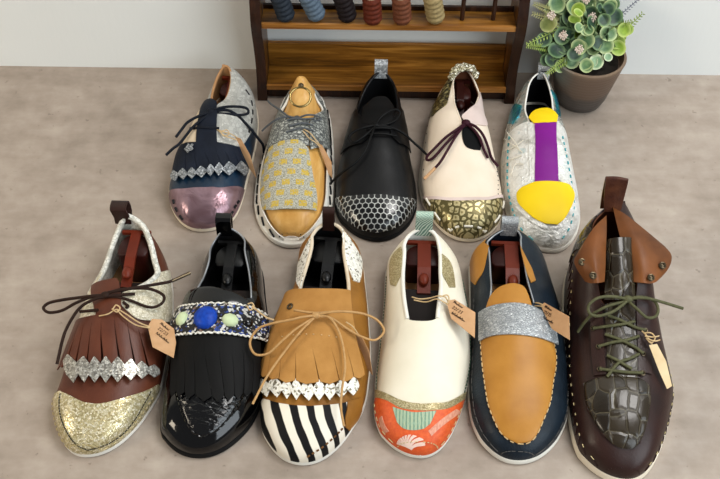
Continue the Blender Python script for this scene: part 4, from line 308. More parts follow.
def f(n):   # holographic foil
    v = n.coord('Object'); g = n.noise(v, 55, 3, .6, 1.); e = n.vor(v, 130, 'DISTANCE_TO_EDGE')
    n.set(col=n.ramp(g, [(.3, 'a9b0a6'), (.45, 'cfd2cc'), (.55, 'c9c2b4'), (.7, 'a8c0bc')]), rough=.25, metal=.65); n.bump(n.math('ADD', g, e), .6, .003)
patterned('holo_foil', f)
def f(n):
    v = n.coord('Object'); g = n.noise(v, 45, 3, .6, 1.)
    n.set(col=n.ramp(g, [(.3, 'b5b3aa'), (.42, 'dddbd4'), (.6, 'efeee9'), (.7, 'c6d2d0')]), rough=.3, metal=.2); n.bump(n.noise(v, 160, 3, .6, 1.5), .9, .003)
patterned('silver_foil', f)
def f(n):
    v = n.coord('Object'); g = n.noise(v, 120, 2, .6, 1.5)
    n.set(col=n.ramp(g, [(.3, '0d4c7c'), (.45, '1f8db0'), (.55, '3fb5a6'), (.62, '2a6fb5'), (.75, '7cc47f')]), rough=.2, metal=.7); n.bump(g, .5, .002)
patterned('teal_foil', f)
def wood(name, c1, c2, c3, sc=1., axis=(.06, 1, 1)):
    def f(n):
        v = n.coord('Object', axis); g = n.noise(v, 130*sc, 5, .65, .8); r = n.noise(v, 26*sc, 3, .5, 2.)
        n.set(col=n.ramp(n.math('ADD', n.math('MULTIPLY', g, .6), n.math('MULTIPLY', r, .4)), [(.36, c1), (.5, c2), (.64, c3)]), rough=.36, coat=.05, spec=.3); n.bump(g, .12, .0008)
    patterned(name, f)
wood('rack_wood', '41280c', '7a4e18', 'a97530')
wood('rack_lip', '6b4019', '98642a', 'b9834a')
wood('rack_side', '1c0e07', '2e190f', '432615', 1., (1, 1, .07))
wood('last_wood', 'bd8a42', 'cf9f58', 'dbb474', .5, (1, .15, 1))
wood('rack_panel', '2f1a0b', '523213', '74481f', 1., (1, 1, .07))
M['stitch_brown'] = leather('stitch_brown', '5b3b1c', '7a5530', .7)
def f(n):   # cast concrete
    v = n.coord('Object'); a = n.noise(v, 5, 6, .62); b = n.noise(v, 45, 5, .6); e = n.noise(n.coord('Object', (.45, 1.6, 1)), 26, 4, .6)
    m = n.math('ADD', n.math('MULTIPLY', a, .5), n.math('ADD', n.math('MULTIPLY', b, .25), n.math('MULTIPLY', e, .25)))
    base = n.ramp(m, [(.38, '877a6d'), (.5, '9b8d80'), (.62, 'ac9f92')])
    pit = n.ramp(n.noise(v, 95, 3, .6), [(.66, 0.), (.72, 1.)])
    n.set(col=n.mix(n.math('MULTIPLY', pit, .55), base, '6d5f53'), rough=.62); n.bump(n.math('SUBTRACT', n.math('MULTIPLY', b, .4), pit), .12, .002)
patterned('concrete', f)
def f(n):   # papered wall
    v = n.coord('Object', (1, 1, .25)); a = n.noise(v, 160, 3); b = n.noise(n.coord('Object'), 3, 3)
    n.set(col=n.ramp(b, [(.35, 'dfe1de'), (.65, 'e4e6e3')]), rough=.8); n.bump(a, .12, .0015)
patterned('wall_paper', f)
def f(n):   # zinc pot
    v = n.coord('Object'); z = n.n('SeparateXYZ', {0: v}, 2); g = n.noise(v, 40, 4, .6)
    q = n.math('ADD', z, n.math('MULTIPLY', n.math('SUBTRACT', g, .5), .02))
    x = n.n('SeparateXYZ', {0: v}, 0); foil_refl = n.math('MULTIPLY', n.ramp(n.math('MULTIPLY', n.math('ADD', x, n.math('MULTIPLY', g, .01)), -20.), [(.35, 0.), (.75, 1.)]), n.ramp(n.math('MULTIPLY', q, 12.5), [(.4, 0.), (.7, 1.)]))  # foil shoe's reflection painted as a teal tint on the upper left
    n.set(col=n.mix(n.math('MULTIPLY', foil_refl, .6), n.ramp(n.math('MULTIPLY', q, 12.5), [(.05, '49433f'), (.33, '4a423c'), (.42, '5d4b3e'), (.85, '695445'), (1., '79644f')]), '4a6f72'), rough=.5, metal=.1); n.bump(n.n('TexWave', {'Vector': v, 'Scale': 60., 'Distortion': 2.}, bands_direction='Z'), .1, .002)
patterned('pot_clay', f)
def leafmat(name, c1, c2, edge):
    def f(n):
        x = n.n('SeparateXYZ', {0: n.tc.outputs['UV']}, 0); g = n.noise(n.coord('Object'), 120, 2)
        n.set(col=n.mix(n.ramp(x, [(.62, 0.), (.98, 1.)]), n.ramp(g, [(.3, c1), (.7, c2)]), edge), rough=.5)
    patterned(name, f)
leafmat('leaf_sage', '476a45', '6f8f5c', 'b7c78e')
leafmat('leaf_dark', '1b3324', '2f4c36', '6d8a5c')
leafmat('leaf_pale', '668b66', '8eac82', 'd2dcb4')
leafmat('leaf_lime', '6f8c22', '8aa735', 'b3c36a')
leafmat('leaf_olive', '6f7a3e', '8a9250', 'a8ab70')
M['stem_green'] = leather('stem_green', '51683a', '6a8048', .6)
M['fern_lime'] = leather('fern_lime', '76893a', '97a858', .6)
M['fern_grey'] = leather('fern_grey', '5c5f6b', '767986', .6)
M['fern_olive'] = leather('fern_olive', '8f8c58', 'a39e68', .6)
M['bud_pink'] = leather('bud_pink', 'c4b0a2', 'e0d2c4', .7)
M['soil'] = leather('soil', '17130f', '241d17', .9, 200, .9)
for nm, a, b in (('yarn_slate', '1f252c', '2c333c'), ('yarn_blue', '4a5866', '5e6d7b'), ('yarn_black', '150f10', '21191a'), ('yarn_red', '4f2014', '642c1c'), ('yarn_rust', '5c3322', '71432e'), ('yarn_tan', '84724e', '9e8c62')):
    M[nm] = leather(nm, a, b, .6, 300, .3, spec=.12)
M['cone_card'] = leather('cone_card', 'b09a7c', 'c5b092', .7)

# ------------------------------------------------------------------ mesh helpers
def link(o, parent=None):
    COL.objects.link(o)
    if parent is not None: o.parent = parent
    return o
def mesh_obj(name, verts, faces, mat, parent=None, uv=None, sharp=48, loc=None, smooth=True):
    me = bpy.data.meshes.new(name)
    me.from_pydata([tuple(map(float, v)) for v in verts], [], faces)
    if uv is not None:
        lay = me.uv_layers.new(name='UVMap')
        vi = np.empty(len(me.loops), int); me.loops.foreach_get('vertex_index', vi)
        lay.data.foreach_set('uv', np.asarray(uv, float)[vi].ravel())
    bm = bmesh.new(); bm.from_mesh(me)
    bmesh.ops.recalc_face_normals(bm, faces=bm.faces)
    bm.to_mesh(me); bm.free()
    if smooth:
        me.polygons.foreach_set('use_smooth', [True]*len(me.polygons))
        me.set_sharp_from_angle(angle=math.radians(sharp))
    me.materials.append(M[mat]); me.update()
    o = bpy.data.objects.new(name, me)
    if loc is not None: o.location = loc
    return link(o, parent)
class Geo:
    def __init__(s): s.v, s.f, s.uv = [], [], []
    def add(s, v, f, uv=None):
        k = len(s.v); s.v += [tuple(p) for p in v]; s.f += [tuple(i+k for i in q) for q in f]
        s.uv += [tuple(q) for q in uv] if uv is not None else [(0, 0)]*len(v)
    def obj(s, name, mat, parent=None, **k): return mesh_obj(name, s.v, s.f, mat, parent, s.uv, **k)
def grid_faces(n, m, off=0, cyc=False):
    F = []
    for j in range(m-1):
        for i in range(n if cyc else n-1):
            a = off+j*n+i; b = off+j*n+(i+1) % n
            F.append((a, b, b+n, a+n))
    return F
def smooth_pts(P, k=8):
    P = np.asarray(P, float)
    if len(P) < 3: return np.array([P[0]+(P[-1]-P[0])*q for q in np.linspace(0, 1, k+1)])
    E = np.vstack([2*P[0]-P[1], P, 2*P[-1]-P[-2]]); out = []
    for i in range(1, len(E)-2):
        a, b, c, d = E[i-1:i+3]
        for q in np.linspace(0, 1, k, endpoint=False):
            out.append(.5*((2*b)+(-a+c)*q+(2*a-5*b+4*c-d)*q*q+(-a+3*b-3*c+d)*q**3))
    out.append(P[-1]); return np.array(out)
def resample(P, n, sc=None):
    P = np.asarray(P, float); Q = P if sc is None else P*np.asarray(sc)
    d = np.concatenate([[0], np.cumsum(np.linalg.norm(np.diff(Q, axis=0), axis=1))])
    if d[-1] < 1e-9: return np.repeat(P[:1], n, 0)
    s = np.linspace(0, d[-1], n)
    return np.stack([np.interp(s, d, P[:, i]) for i in range(P.shape[1])], 1)
def tube_geo(g, P, r, seg=7, taper=None, flat=1.):
    P = np.asarray(P, float); n = len(P)
    T = np.gradient(P, axis=0); T /= np.linalg.norm(T, axis=1, keepdims=True)+1e-12
    up = np.array([0, 0, 1.]) if abs(T[0][2]) < .9 else np.array([0, 1., 0])
    N = np.cross(T[0], up); N /= np.linalg.norm(N); vs = []; uv = []
    for i in range(n):
        N = N-T[i]*np.dot(N, T[i]); N /= np.linalg.norm(N)+1e-12; B = np.cross(T[i], N)
        rr = r if taper is None else r*taper[min(int(i*len(taper)/n), len(taper)-1)]
        for k in range(seg):
            a = 2*math.pi*k/seg
            vs.append(P[i]+N*math.cos(a)*rr+B*math.sin(a)*rr*flat); uv.append((k/seg, i/n))
    F = grid_faces(seg, n, 0, True); F.append(tuple(range(seg))); F.append(tuple((n-1)*seg+k for k in range(seg)))
    g.add(vs, F, uv)
def tube(name, P, r, mat, parent=None, seg=8, k=6, **kw):
    g = Geo(); tube_geo(g, smooth_pts(P, k) if k else P, r, seg, **kw)
    return g.obj(name, mat, parent)
def lathe_geo(g, prof, seg=32, mtx=None):
    vs = []
    for r, z in prof:
        for k in range(seg):
            a = 2*math.pi*k/seg; p = Vector((r*math.cos(a), r*math.sin(a), z))
            vs.append(tuple(mtx @ p) if mtx is not None else tuple(p))
    g.add(vs, grid_faces(seg, len(prof), 0, True)+[tuple(range(seg)), tuple((len(prof)-1)*seg+k for k in range(seg))])
def lathe(name, prof, mat, parent=None, seg=40, mtx=None, **k):
    g = Geo(); lathe_geo(g, prof, seg, mtx); return g.obj(name, mat, parent, **k)
def ell_geo(g, c, r, seg=20, rings=12, mtx=None, ribs=0, ribd=.08):
    vs = []
    for j in range(rings+1):
        th = math.pi*(.02+.96*j/rings)
        for k in range(seg):
            a = 2*math.pi*k/seg; q = 1+(ribd*math.cos(ribs*a) if ribs else 0)
            p = Vector((r[0]*math.sin(th)*math.cos(a)*q, r[1]*math.sin(th)*math.sin(a)*q, r[2]*math.cos(th)))
            if mtx is not None: p = mtx @ p
            vs.append(tuple(p+Vector(c)))
    g.add(vs, grid_faces(seg, rings+1, 0, True)+[tuple(range(seg)), tuple(rings*seg+k for k in range(seg))])
def box(name, lo, hi, mat, parent=None, bev=.0015, loc=None):
    bm = bmesh.new(); bmesh.ops.create_cube(bm, size=1)
    for v in bm.verts: v.co = Vector([(a+b)/2+(b-a)*c for a, b, c in zip(lo, hi, v.co)])
    if bev: bmesh.ops.bevel(bm, geom=bm.edges[:], offset=bev, segments=2, affect='EDGES', profile=.7)
    me = bpy.data.meshes.new(name); bm.to_mesh(me); bm.free(); me.materials.append(M[mat])
    o = bpy.data.objects.new(name, me)
    if loc is not None: o.location = loc
    return link(o, parent)
def prism(name, poly, axis, lo, hi, mat, parent=None, bev=.0012):
    """extrude a 2D outline along an axis"""
    bm = bmesh.new(); n = len(poly)
    def P(p, h): return (h, p[0], p[1]) if axis == 0 else ((p[0], h, p[1]) if axis == 1 else (p[0], p[1], h))
    a = [bm.verts.new(P(p, lo)) for p in poly]; b = [bm.verts.new(P(p, hi)) for p in poly]
    bm.faces.new(a); bm.faces.new(b[::-1])
    for i in range(n): bm.faces.new((a[i], b[i], b[(i+1) % n], a[(i+1) % n]))
    bmesh.ops.recalc_face_normals(bm, faces=bm.faces)
    if bev: bmesh.ops.bevel(bm, geom=bm.edges[:], offset=bev, segments=2, affect='EDGES', profile=.7)
    me = bpy.data.meshes.new(name); bm.to_mesh(me); bm.free(); me.materials.append(M[mat])
    return link(bpy.data.objects.new(name, me), parent)
def thing(name, label, cat, loc=(0, 0, 0), group=None):
    o = bpy.data.objects.new(name, None); o.empty_display_size = .02; o.location = loc
    o['label'] = label; o['category'] = cat
    if group: o['group'] = group
    return link(o)
def structure(o): o['kind'] = 'structure'; return o

# ------------------------------------------------------------------ shoes
class Shoe:
    def __init__(s, key, label, name='shoe', cat='shoe'):
        D = SHOES[key]; s.D = D; s.key = key; s.f = D['f']; s.k = D['k']
        s.last = Last(D['L'], D['org'], D['ax'], D['wl'], D['wr'], D['H'], D['ex'], D['z0'])
        s.org = Vector(D['org']); s.root = thing(name, label, cat, D['org'], 'handmade shoes in two rows')
        s.L = D['L']; s.z0 = D['z0']
    def cv(s, c): return np.array(s.f[c] if isinstance(c, str) else c, float)
    def smooth(s, c, n):
        return resample(smooth_pts(s.cv(c), 10), n, (s.L, .055))
    def uvm(s, u, t):
        if not hasattr(s, 'arc'):
            ug = np.linspace(0, 1, 81); tg = np.linspace(-1, 1, 81); P = s.last.loc(*np.meshgrid(ug, tg, indexing='ij'))
            a = np.concatenate([np.zeros((81, 1)), np.cumsum(np.linalg.norm(np.diff(P, axis=1), axis=-1), 1)], 1); s.arc = a-a[:, 40:41]
            c = P[:, 40]; s.arcu = np.concatenate([[0], np.cumsum(np.linalg.norm(np.diff(c, axis=0), axis=1))])
        fu = np.clip(u, 0, 1)*80; ft = (np.clip(t, -1, 1)+1)*40; i = np.minimum(fu.astype(int), 79); j = np.minimum(ft.astype(int), 79); x = fu-i; y = ft-j; A = s.arc
        return np.stack([(A[i, j]*(1-x)+A[i+1, j]*x)*(1-y)+(A[i, j+1]*(1-x)+A[i+1, j+1]*x)*y, np.interp(u, np.linspace(0, 1, 81), s.arcu)], -1)
    def shell(s, name, UT, d, th, mat, parent=None, flip=None, extra=None, sharp=48):
        """UT (m,n,2) grid on the last, lifted by d (scalar or grid), th thick"""
        m, n = UT.shape[:2]; u, t = UT[..., 0], UT[..., 1]
        d = np.broadcast_to(np.asarray(d, float), (m, n))
        A = s.last.pt(u, t, d); B = s.last.pt(u, t, d-th)
        if extra is not None: A = A+extra; B = B+extra
        V = np.vstack([A.reshape(-1, 3), B.reshape(-1, 3)]); k = m*n
        F = grid_faces(n, m)+[q[::-1] for q in grid_faces(n, m, k)]
        rim = [i for i in range(n)]+[j*n+n-1 for j in range(1, m)]+[(m-1)*n+i for i in range(n-2, -1, -1)]+[j*n for j in range(m-2, 0, -1)]
        for a, b in zip(rim, rim[1:]+rim[:1]): F.append((a, a+k, b+k, b))
        uv = s.uvm(u, t).reshape(-1, 2)
        return V, F, np.vstack([uv, uv]), name, mat, parent or s.root, sharp
    def make(s, sh):
        V, F, uv, name, mat, parent, sharp = sh
        return mesh_obj(name, V, F, mat, parent, uv, sharp)
    def loft(s, curves, n, m, sm=True):
        C = [s.smooth(c, n) if sm else resample(s.cv(c), n, (s.L, .055)) for c in curves]
        rows = []
        for a, b in zip(C, C[1:]):
            for q in np.linspace(0, 1, m, endpoint=False): rows.append(a+(b-a)*q)
        rows.append(C[-1]); return np.array(rows)
    def patch(s, name, mat, curves, d=.0015, th=.0013, n=40, m=16, parent=None, dome=0., sm=True):
        G = s.loft(curves, n, m, sm)
        if dome:
            a = np.linspace(0, 1, G.shape[1]); b = np.linspace(0, 1, G.shape[0])
            d = d+dome*np.outer(np.sqrt(np.clip(4*b*(1-b), 0, 1)), np.sqrt(np.clip(4*a*(1-a), 0, 1)))
        return s.make(s.shell(name, G, d, th, mat, parent))
    def toe(s, name, mat, curve, d=.0014, th=.0013, n=70, m=46, parent=None, end=.99998):
        c = s.smooth(curve, 160); t = np.linspace(-1, 1, n)
        c[:, 1] = np.maximum.accumulate(c[:, 1]); c[0, 1] = -1; c[-1, 1] = 1
        u0 = np.interp(t, c[:, 1], c[:, 0]); q = np.sin(np.linspace(0, math.pi/2, m))[:, None]
        U = u0+(end-u0)*q; return s.make(s.shell(name, np.stack([U, np.broadcast_to(t, U.shape)], -1), d, th, mat, parent))
    def base(s, upper, sole, lining, insole='tan_lining', quarter=None, welt=.0012, binding=None, br=.0011, vamp=True, fold=None):
        L = s.last; qm = quarter or upper
        # sole
        u = (1-np.cos(np.linspace(0, math.pi, 60)))/2; wl, wr = L.width(u)
        out = np.vstack([np.stack([-wl, u*s.L], 1), np.stack([wr, u*s.L], 1)[::-1][1:-1]])
        T = np.roll(out, -1, 0)-np.roll(out, 1, 0); N = np.stack([T[:, 1], -T[:, 0]], 1); N /= np.linalg.norm(N, axis=1, keepdims=True)+1e-9
        ctr = out.mean(0)
        if np.sum(np.einsum('ij,ij->i', N, out-ctr)) < 0: N = -N
        z0 = s.z0+.0004; rings = []
        for off, z in ((welt-.0016, .0003), (welt, .0016), (welt, z0-.0012), (welt-.0008, z0)):
            rings.append(np.column_stack([out+N*off, np.full(len(out), z)]))
        V = L.world(np.vstack(rings)); k = len(out)
        F = grid_faces(k, 4, 0, True)+[tuple(range(k)), tuple(3*k+i for i in range(k))]
        mesh_obj('sole', V, F, sole, s.root)
        # insole
        P = np.column_stack([out+(ctr-out)*.07, np.full(len(out), s.z0+.0016)]); Q = P.copy(); Q[:, 2] -= .0016
        V = L.world(np.vstack([P, Q])); mesh_obj('insole', V, grid_faces(k, 2, 0, True)+[tuple(range(k)), tuple(k+i for i in range(k))], insole, s.root)
        for side, c, t0 in (('left', 'cl', -1.), ('right', 'cr', 1.)):
            cc = s.smooth(c, 70); ue = cc[-1, 0]
            q = np.linspace(0, 1, 70)**1.5
            bc = np.stack([q*ue, np.full(70, t0)], 1)
            # match heel sampling to the collar so the rows stay upright
            bc[:, 0] = np.maximum.accumulate(np.clip(cc[:, 0]*.96+.04*q*ue, 0, ue)); bc[-1, 0] = ue
            bc[:, 0] = .55*bc[:, 0]+.45*q*ue
            G = np.array([bc+(cc-bc)*a for a in np.linspace(0, 1, 20)])
            s.make(s.shell('quarter', G, 0., .0012, qm))
            s.make(s.shell('lining', G, -.0013, .0012, lining))
        th = s.cv('th')
        top = np.vstack([[th[0][0], -1.], smooth_pts(th, 10), [th[-1][0], 1.]])
        if vamp:
            n = 90; t = np.linspace(-1, 1, n); tt = np.maximum.accumulate(top[:, 1]+np.arange(len(top))*1e-6)
            u0 = np.interp(t, tt, top[:, 0]); q = np.sin(np.linspace(0, math.pi/2, 56))[:, None]
            U = u0+(.99998-u0)*q; G = np.stack([U, np.broadcast_to(t, U.shape)], -1)
            s.make(s.shell('vamp', G, 0., .0012, upper))
            U2 = u0+(.97-u0)*q; s.make(s.shell('vamp_lining', np.stack([U2, np.broadcast_to(t*.97, U2.shape)], -1), -.0014, .0008, lining))
        if binding:
            a = s.smooth('cl', 60)[::-1]; b = s.smooth('cr', 60); g = Geo()
            P = L.pt(*np.vstack([a, b[1:]]).T, -.0006); tube_geo(g, P, br, 8); g.obj('collar_binding', binding, s.root)
    def dashes(s, name, mat, curve, n, r=.0006, d=.0006, fill=.55, parent=None, raw=False):
        c = resample(s.cv(curve), 400, (s.L, .055)) if raw else s.smooth(curve, 400); g = Geo()
        for i in range(n):
            a = (i+.5-fill/2)/n; b = (i+.5+fill/2)/n
            idx = np.clip(np.linspace(a, b, 6)*399, 0, 399).astype(int); P = s.last.pt(c[idx, 0], c[idx, 1], d)
            tube_geo(g, P, r, 6)
        return g.obj(name, mat, parent or s.root)
    def feather(s, t=.9, u0=.02, u1=.985, side=0):
        """seam line running round the foot near the sole, left side to toe to right side"""
        u = (1-np.cos(np.linspace(math.acos(1-2*u0), math.acos(1-2*u1), 60)))/2
        if side: return np.stack([u, np.full(60, side*t)], 1)
        return np.vstack([np.stack([u, np.full(60, -t)], 1), np.stack([np.full(20, u1), np.linspace(-t, t, 20)], 1)[1:-1], np.stack([u, np.full(60, t)], 1)[::-1]])
    def cross(s, name, mat, t0, t1, n, u0=.02, u1=.985, r=.0008, d=.0006, parent=None):
        """short stitches across the feather edge"""
        A = resample(s.feather(t0, u0, u1), n, (s.L, .055)); B = resample(s.feather(t1, u0, u1), n, (s.L, .055)); g = Geo()
        for a, b in zip(A, B):
            P = np.array([s.last.pt(*(a+(b-a)*q), d) for q in np.linspace(0, 1, 5)]); tube_geo(g, P, r, 6)
        return g.obj(name, mat, parent or s.root)
    def lace(s, mat, r, keys=None, name='lace', parent=None):
        par = None
        for kk in (keys or s.k):
            par = tube(name if not kk.startswith('x') else 'lace_crossing', s.k[kk], r, mat, parent or s.root, 8, 8)
    def knot(s, P, mat, r=.0035, parent=None):
        g = Geo(); ell_geo(g, P, (r*1.25, r, r*.85), 12, 8); return g.obj('knot', mat, parent or s.root)
    def fringe(s, name, mat, curves, k, d0=.0025, d1=.0055, gap=.08, tip=0., th=.0011, wob=.001, solid=.0, parent=None, n=7, m=9):
        C = [s.smooth(c, 200) for c in curves]; G = Geo()
        for i in range(k):
            off = rng.uniform(-wob, wob)
            rows = []; lift = []
            for r_, (a, b) in enumerate(zip(C, C[1:])):
                for q in np.linspace(0, 1, m, endpoint=False):
                    rows.append((a+(b-a)*q)); lift.append((r_+q)/(len(C)-1))
            rows.append(C[-1]); lift.append(1.)
            R = []
            for row, lf in zip(rows, lift):
                g = gap*max(0, (lf-solid)/(1-solid+1e-6))
                lo, hi = (i+g/2)/k, (i+1-g/2)/k
                idx = np.linspace(lo, hi, n)*199; w = np.stack([np.interp(idx, np.arange(200), row[:, 0]), np.interp(idx, np.arange(200), row[:, 1])], 1)
                if tip and lf == 1.: w[:, 0] += tip/s.L*(1-np.abs(np.linspace(-1, 1, n)))
                R.append(w)
            R = np.array(R); lf = np.array(lift)[:, None]
            bow = 1-np.linspace(-1, 1, n)[None, :]**2
            V, F, uv, *_ = s.shell('', R, d0+(d1+off-d0)*lf**1.3+.0004*bow*lf, th, mat)
            G.add(V, F, uv)
        return G.obj(name, mat, parent or s.root)
    def diamonds(s, name, mat, ca, cb, k, d=.0065, th=.001, w=1.15, parent=None, flat=0.):
        A, B = [np.stack([np.interp(np.linspace(0, 1, 200), np.linspace(0, 1, len(q_)), q_[:, i_]) for i_ in (0, 1)], 1) for q_ in (smooth_pts(s.cv(ca), 10), smooth_pts(s.cv(cb), 10))]; G = Geo()
        for i in range(k):
            def at(c, x): x = min(max(x, 0), 1)*199; return np.array([np.interp(x, np.arange(200), c[:, 0]), np.interp(x, np.arange(200), c[:, 1])])
            x0, x1, xm = (i+.5-w/2)/k, (i+.5+w/2)/k, (i+.5)/k
            R = []
            for q, hw in ((0., .06), (.22, .55), (.5, 1.), (.72, .62), (1., .03)):
                R.append([at(A, xm+f*(x1-xm)*hw)*(1-q)+at(B, xm+f*(x1-xm)*hw)*q for f in np.linspace(-1, 1, 5)])
            R = np.array(R)
            V, F, uv, *_ = s.shell('', R, d+.0005*(i % 2), th, mat); G.add(V, F, uv)
        return G.obj(name, mat, parent or s.root)
    def pull_loop(s, mat, w=.013, h=.022, back=.006, th=.002, fwd=.0, name='pull_loop', u=.004, lean=0.):
        """folded webbing standing on the back seam"""
        z = s.last.loc(0., 0.)[2]
        prof = [(.0035, z-.010), (.003+fwd*.5, z+h*.55), (fwd+.002, z+h*.9), (-.001-back*.3, z+h), (-back, z+h*.88), (-back, z+h*.4), (-.0035, z-.006)]
        P = smooth_pts(np.array([(0, a, b) for a, b in prof]), 6)
        T = np.gradient(P, axis=0); T /= np.linalg.norm(T, axis=1, keepdims=True); Nn = np.stack([0*T[:, 0], -T[:, 2], T[:, 1]], 1)
        V = []; uv = []
        for i in range(len(P)):
            sh = lean*max(0, (P[i][2]-z))
            for sx, sn in ((-1, -1), (1, -1), (1, 1), (-1, 1)):
                V.append(P[i]+np.array([sx*w/2+sh, 0, 0])+Nn[i]*sn*th/2); uv.append((sx*w/2, i*.002))
        n = len(P); F = grid_faces(4, n, 0, True)+[(0, 1, 2, 3), tuple((n-1)*4+i for i in range(4))]
        return mesh_obj(name, s.last.world(np.array(V)), F, mat, s.root, uv)
    def P(s, u, t, d=0.): return Vector(s.last.pt(u, t, d))
    def frame(s, u, t, d=0.):
        """matrix with z along the surface normal, y along the shoe"""
        n = Vector(s.last.world(s.last.nrm(np.array(u), np.array(t)))).normalized(); y = Vector(s.last.world([0, 1, 0.]))
        y = (y-n*y.dot(n)).normalized(); x = y.cross(n)
        return Matrix((x, y, n)).transposed(), s.P(u, t, d)
    def eyelet(s, u, t, d, mat='brass_dark', r=.003, parent=None, name='eyelet'):
        mtx, p = s.frame(u, t, d); g = Geo()
        P = [mtx @ Vector((r*math.cos(a), r*math.sin(a), 0))+p for a in np.linspace(0, 2*math.pi, 21)]
        tube_geo(g, np.array([tuple(q) for q in P]), r*.38, 7); return g.obj(name, mat, parent or s.root)

def shoe_tree(s, label, mats, u1=.34, style=0, w=.5):
    """block, slat and knob inside the shoe: its own thing"""
    c, dk = mats; L = s.last
    root = thing('shoe_tree', label, 'shoe tree', s.D['org'], 'shoe trees inside the front shoes' if s.D['org'][1] < .9 else 'shoe trees inside the back shoes')
    z0 = s.z0+.0018; wl, wr = L.width(np.array([.06, .1, .16])); cx = float((wr-wl)[1]/2)
    hw = float((wl+wr)[1]/2)*w; zt = float(L.loc(.08, 0.)[2])-.014
    pts = []
    y0, y1 = .028*s.L+.004, .17*s.L
    for a in np.linspace(0, math.pi, 17): pts.append((cx+hw*math.cos(a), y0+.02-.02*math.sin(a)))
    for x, y in ((cx-hw, y1-.004), (cx-hw+.004, y1), (cx+hw-.004, y1), (cx+hw, y1-.004)): pts.append((x, y))
    pts = np.array(pts); n = len(pts); ctr = np.array([cx, (y0+y1)/2]); rings = []
    for sc, z in ((.9, z0), (.92, z0+.004), (.97, zt-.003), (.94, zt-.0006), (.9, zt)): rings.append(np.column_stack([ctr+(pts-ctr)*sc, np.full(n, z)]))
    V = L.world(np.vstack(rings)); mesh_obj('heel_block', V, grid_faces(n, 5, 0, True)+[tuple(range(n)), tuple(4*n+i for i in range(n))], dk, root)
    def bar(name, x0, x1, ya, za, yb, zb, th, mat, mid=None):
        v = [(x, y, z+dz) for y, z in ((ya, za), (mid if mid else (ya+yb)/2, za if mid else (za+zb)/2), (yb, zb)) for x, dz in ((x0, 0), (x1, 0), (x1, -th), (x0, -th))]
        g = grid_faces(4, 3, 0, True)+[(0, 1, 2, 3), (8, 9, 10, 11)]
        o = mesh_obj(name, L.world(np.array(v)), g, mat, root, smooth=False); return o
    yb = u1*s.L
    bar('slat', cx-hw*.32, cx+hw*.32, y1-.03, zt+.0028, yb, zt-.006, .004, c, y1+.004)
    bar('crossbar', cx-hw*.92, cx+hw*.92, y1-.034, zt+.003, y1-.030, zt+.003, .004, c)
    p = L.world(np.array([cx, yb-.014, zt+.0005])); g = Geo(); ell_geo(g, p, (.0055, .008, .0045), 14, 8); g.obj('knob', c, root)
    # toe piece filling the forepart
    U = np.linspace(max(u1-.03, .2), .62, 12); T = np.linspace(-.72, .72, 15)
    G = np.stack(np.meshgrid(U, T, indexing='ij'), -1)
    A = L.loc(G[..., 0], G[..., 1], -.006); A[..., 2] = np.minimum(A[..., 2], zt-.008+0*A[..., 2]); B = A.copy(); B[..., 2] = z0
    m_, n_ = A.shape[:2]; k = m_*n_; F = grid_faces(n_, m_)+grid_faces(n_, m_, k)
    rim = [i for i in range(n_)]+[j*n_+n_-1 for j in range(1, m_)]+[(m_-1)*n_+i for i in range(n_-2, -1, -1)]+[j*n_ for j in range(m_-2, 0, -1)]
    for a, b in zip(rim, rim[1:]+rim[:1]): F.append((a, a+k, b+k, b))
    mesh_obj('toe_block', L.world(np.vstack([A.reshape(-1, 3), B.reshape(-1, 3)])), F, 'tree_black', root)
    return root

# ------------------------------------------------------------------ room
WALL_Y = 1.0685
def quad(name, pts, mat):
    return structure(mesh_obj(name, pts, [(0, 1, 2, 3)], mat, smooth=False))
quad('floor', [(-3, -2, 0), (3, -2, 0), (3, WALL_Y, 0), (-3, WALL_Y, 0)], 'concrete')
quad('wall_back', [(-3, WALL_Y, 0), (3, WALL_Y, 0), (3, WALL_Y, 2.4), (-3, WALL_Y, 2.4)], 'wall_paper')

# ------------------------------------------------------------------ thread rack
RX0, RX1, RY0, RY1 = -.137, .2005, 1.0045, 1.0655
rack = thing('thread_rack', 'dark stained wooden rack with sloping shelves and pegs standing against the wall', 'rack', (0, 0, 0))
side = [(RY0, .0005), (RY0+.002, .012), (RY0+.008, .03), (RY0+.010, .055), (RY0+.005, .085), (RY0-.002, .112), (RY0-.003, .135), (RY0+.004, .165), (RY0+.008, .2), (RY0+.004, .26), (RY1, .26), (RY1, .0005)]
sp = [tuple(p) for p in smooth_pts(np.array(side[:10]), 5)]+side[10:]
eb = sp[:-2]; eb = eb+[(y+.004, z) for y, z in eb[::-1]]
for x0 in (RX0, RX1-.012):
    pn = prism('side_panel', sp, 0, x0, x0+.012, 'rack_panel', rack)
    prism('edge_band', [(y-.0008, z) for y, z in eb], 0, x0-.0004, x0+.0124, 'rack_side', pn, 0)
xa, xb = RX0+.0125, RX1-.0125
prism('shelf', [(RY0+.006, .018), (RY0+.006, .023), (1.052, .0215), (1.052, .0165)], 0, xa, xb, 'rack_wood', rack, .0006)
box('shelf_lip', (xa, RY0+.002, .0165), (xb, RY0+.0055, .0245), 'rack_lip', rack, .0008)
box('plinth', (xa, RY0+.008, .0005), (xb, RY0+.016, .016), 'rack_side', rack, .001)
box('back_board', (xa, 1.0525, .0165), (xb, 1.0585, .057), 'rack_wood', rack, .001)
prism('shelf', [(RY0+.001, .1195), (RY0+.001, .125), (1.034, .125), (1.034, .1195)], 0, xa, xb, 'rack_wood', rack, .0006)
box('shelf_lip', (xa, RY0-.003, .1185), (xb, RY0+.0005, .1262), 'rack_lip', rack, .0008)
box('back_rail', (xa, 1.0345, .1195), (xb, 1.039, .1305), 'rack_side', rack, .0008)
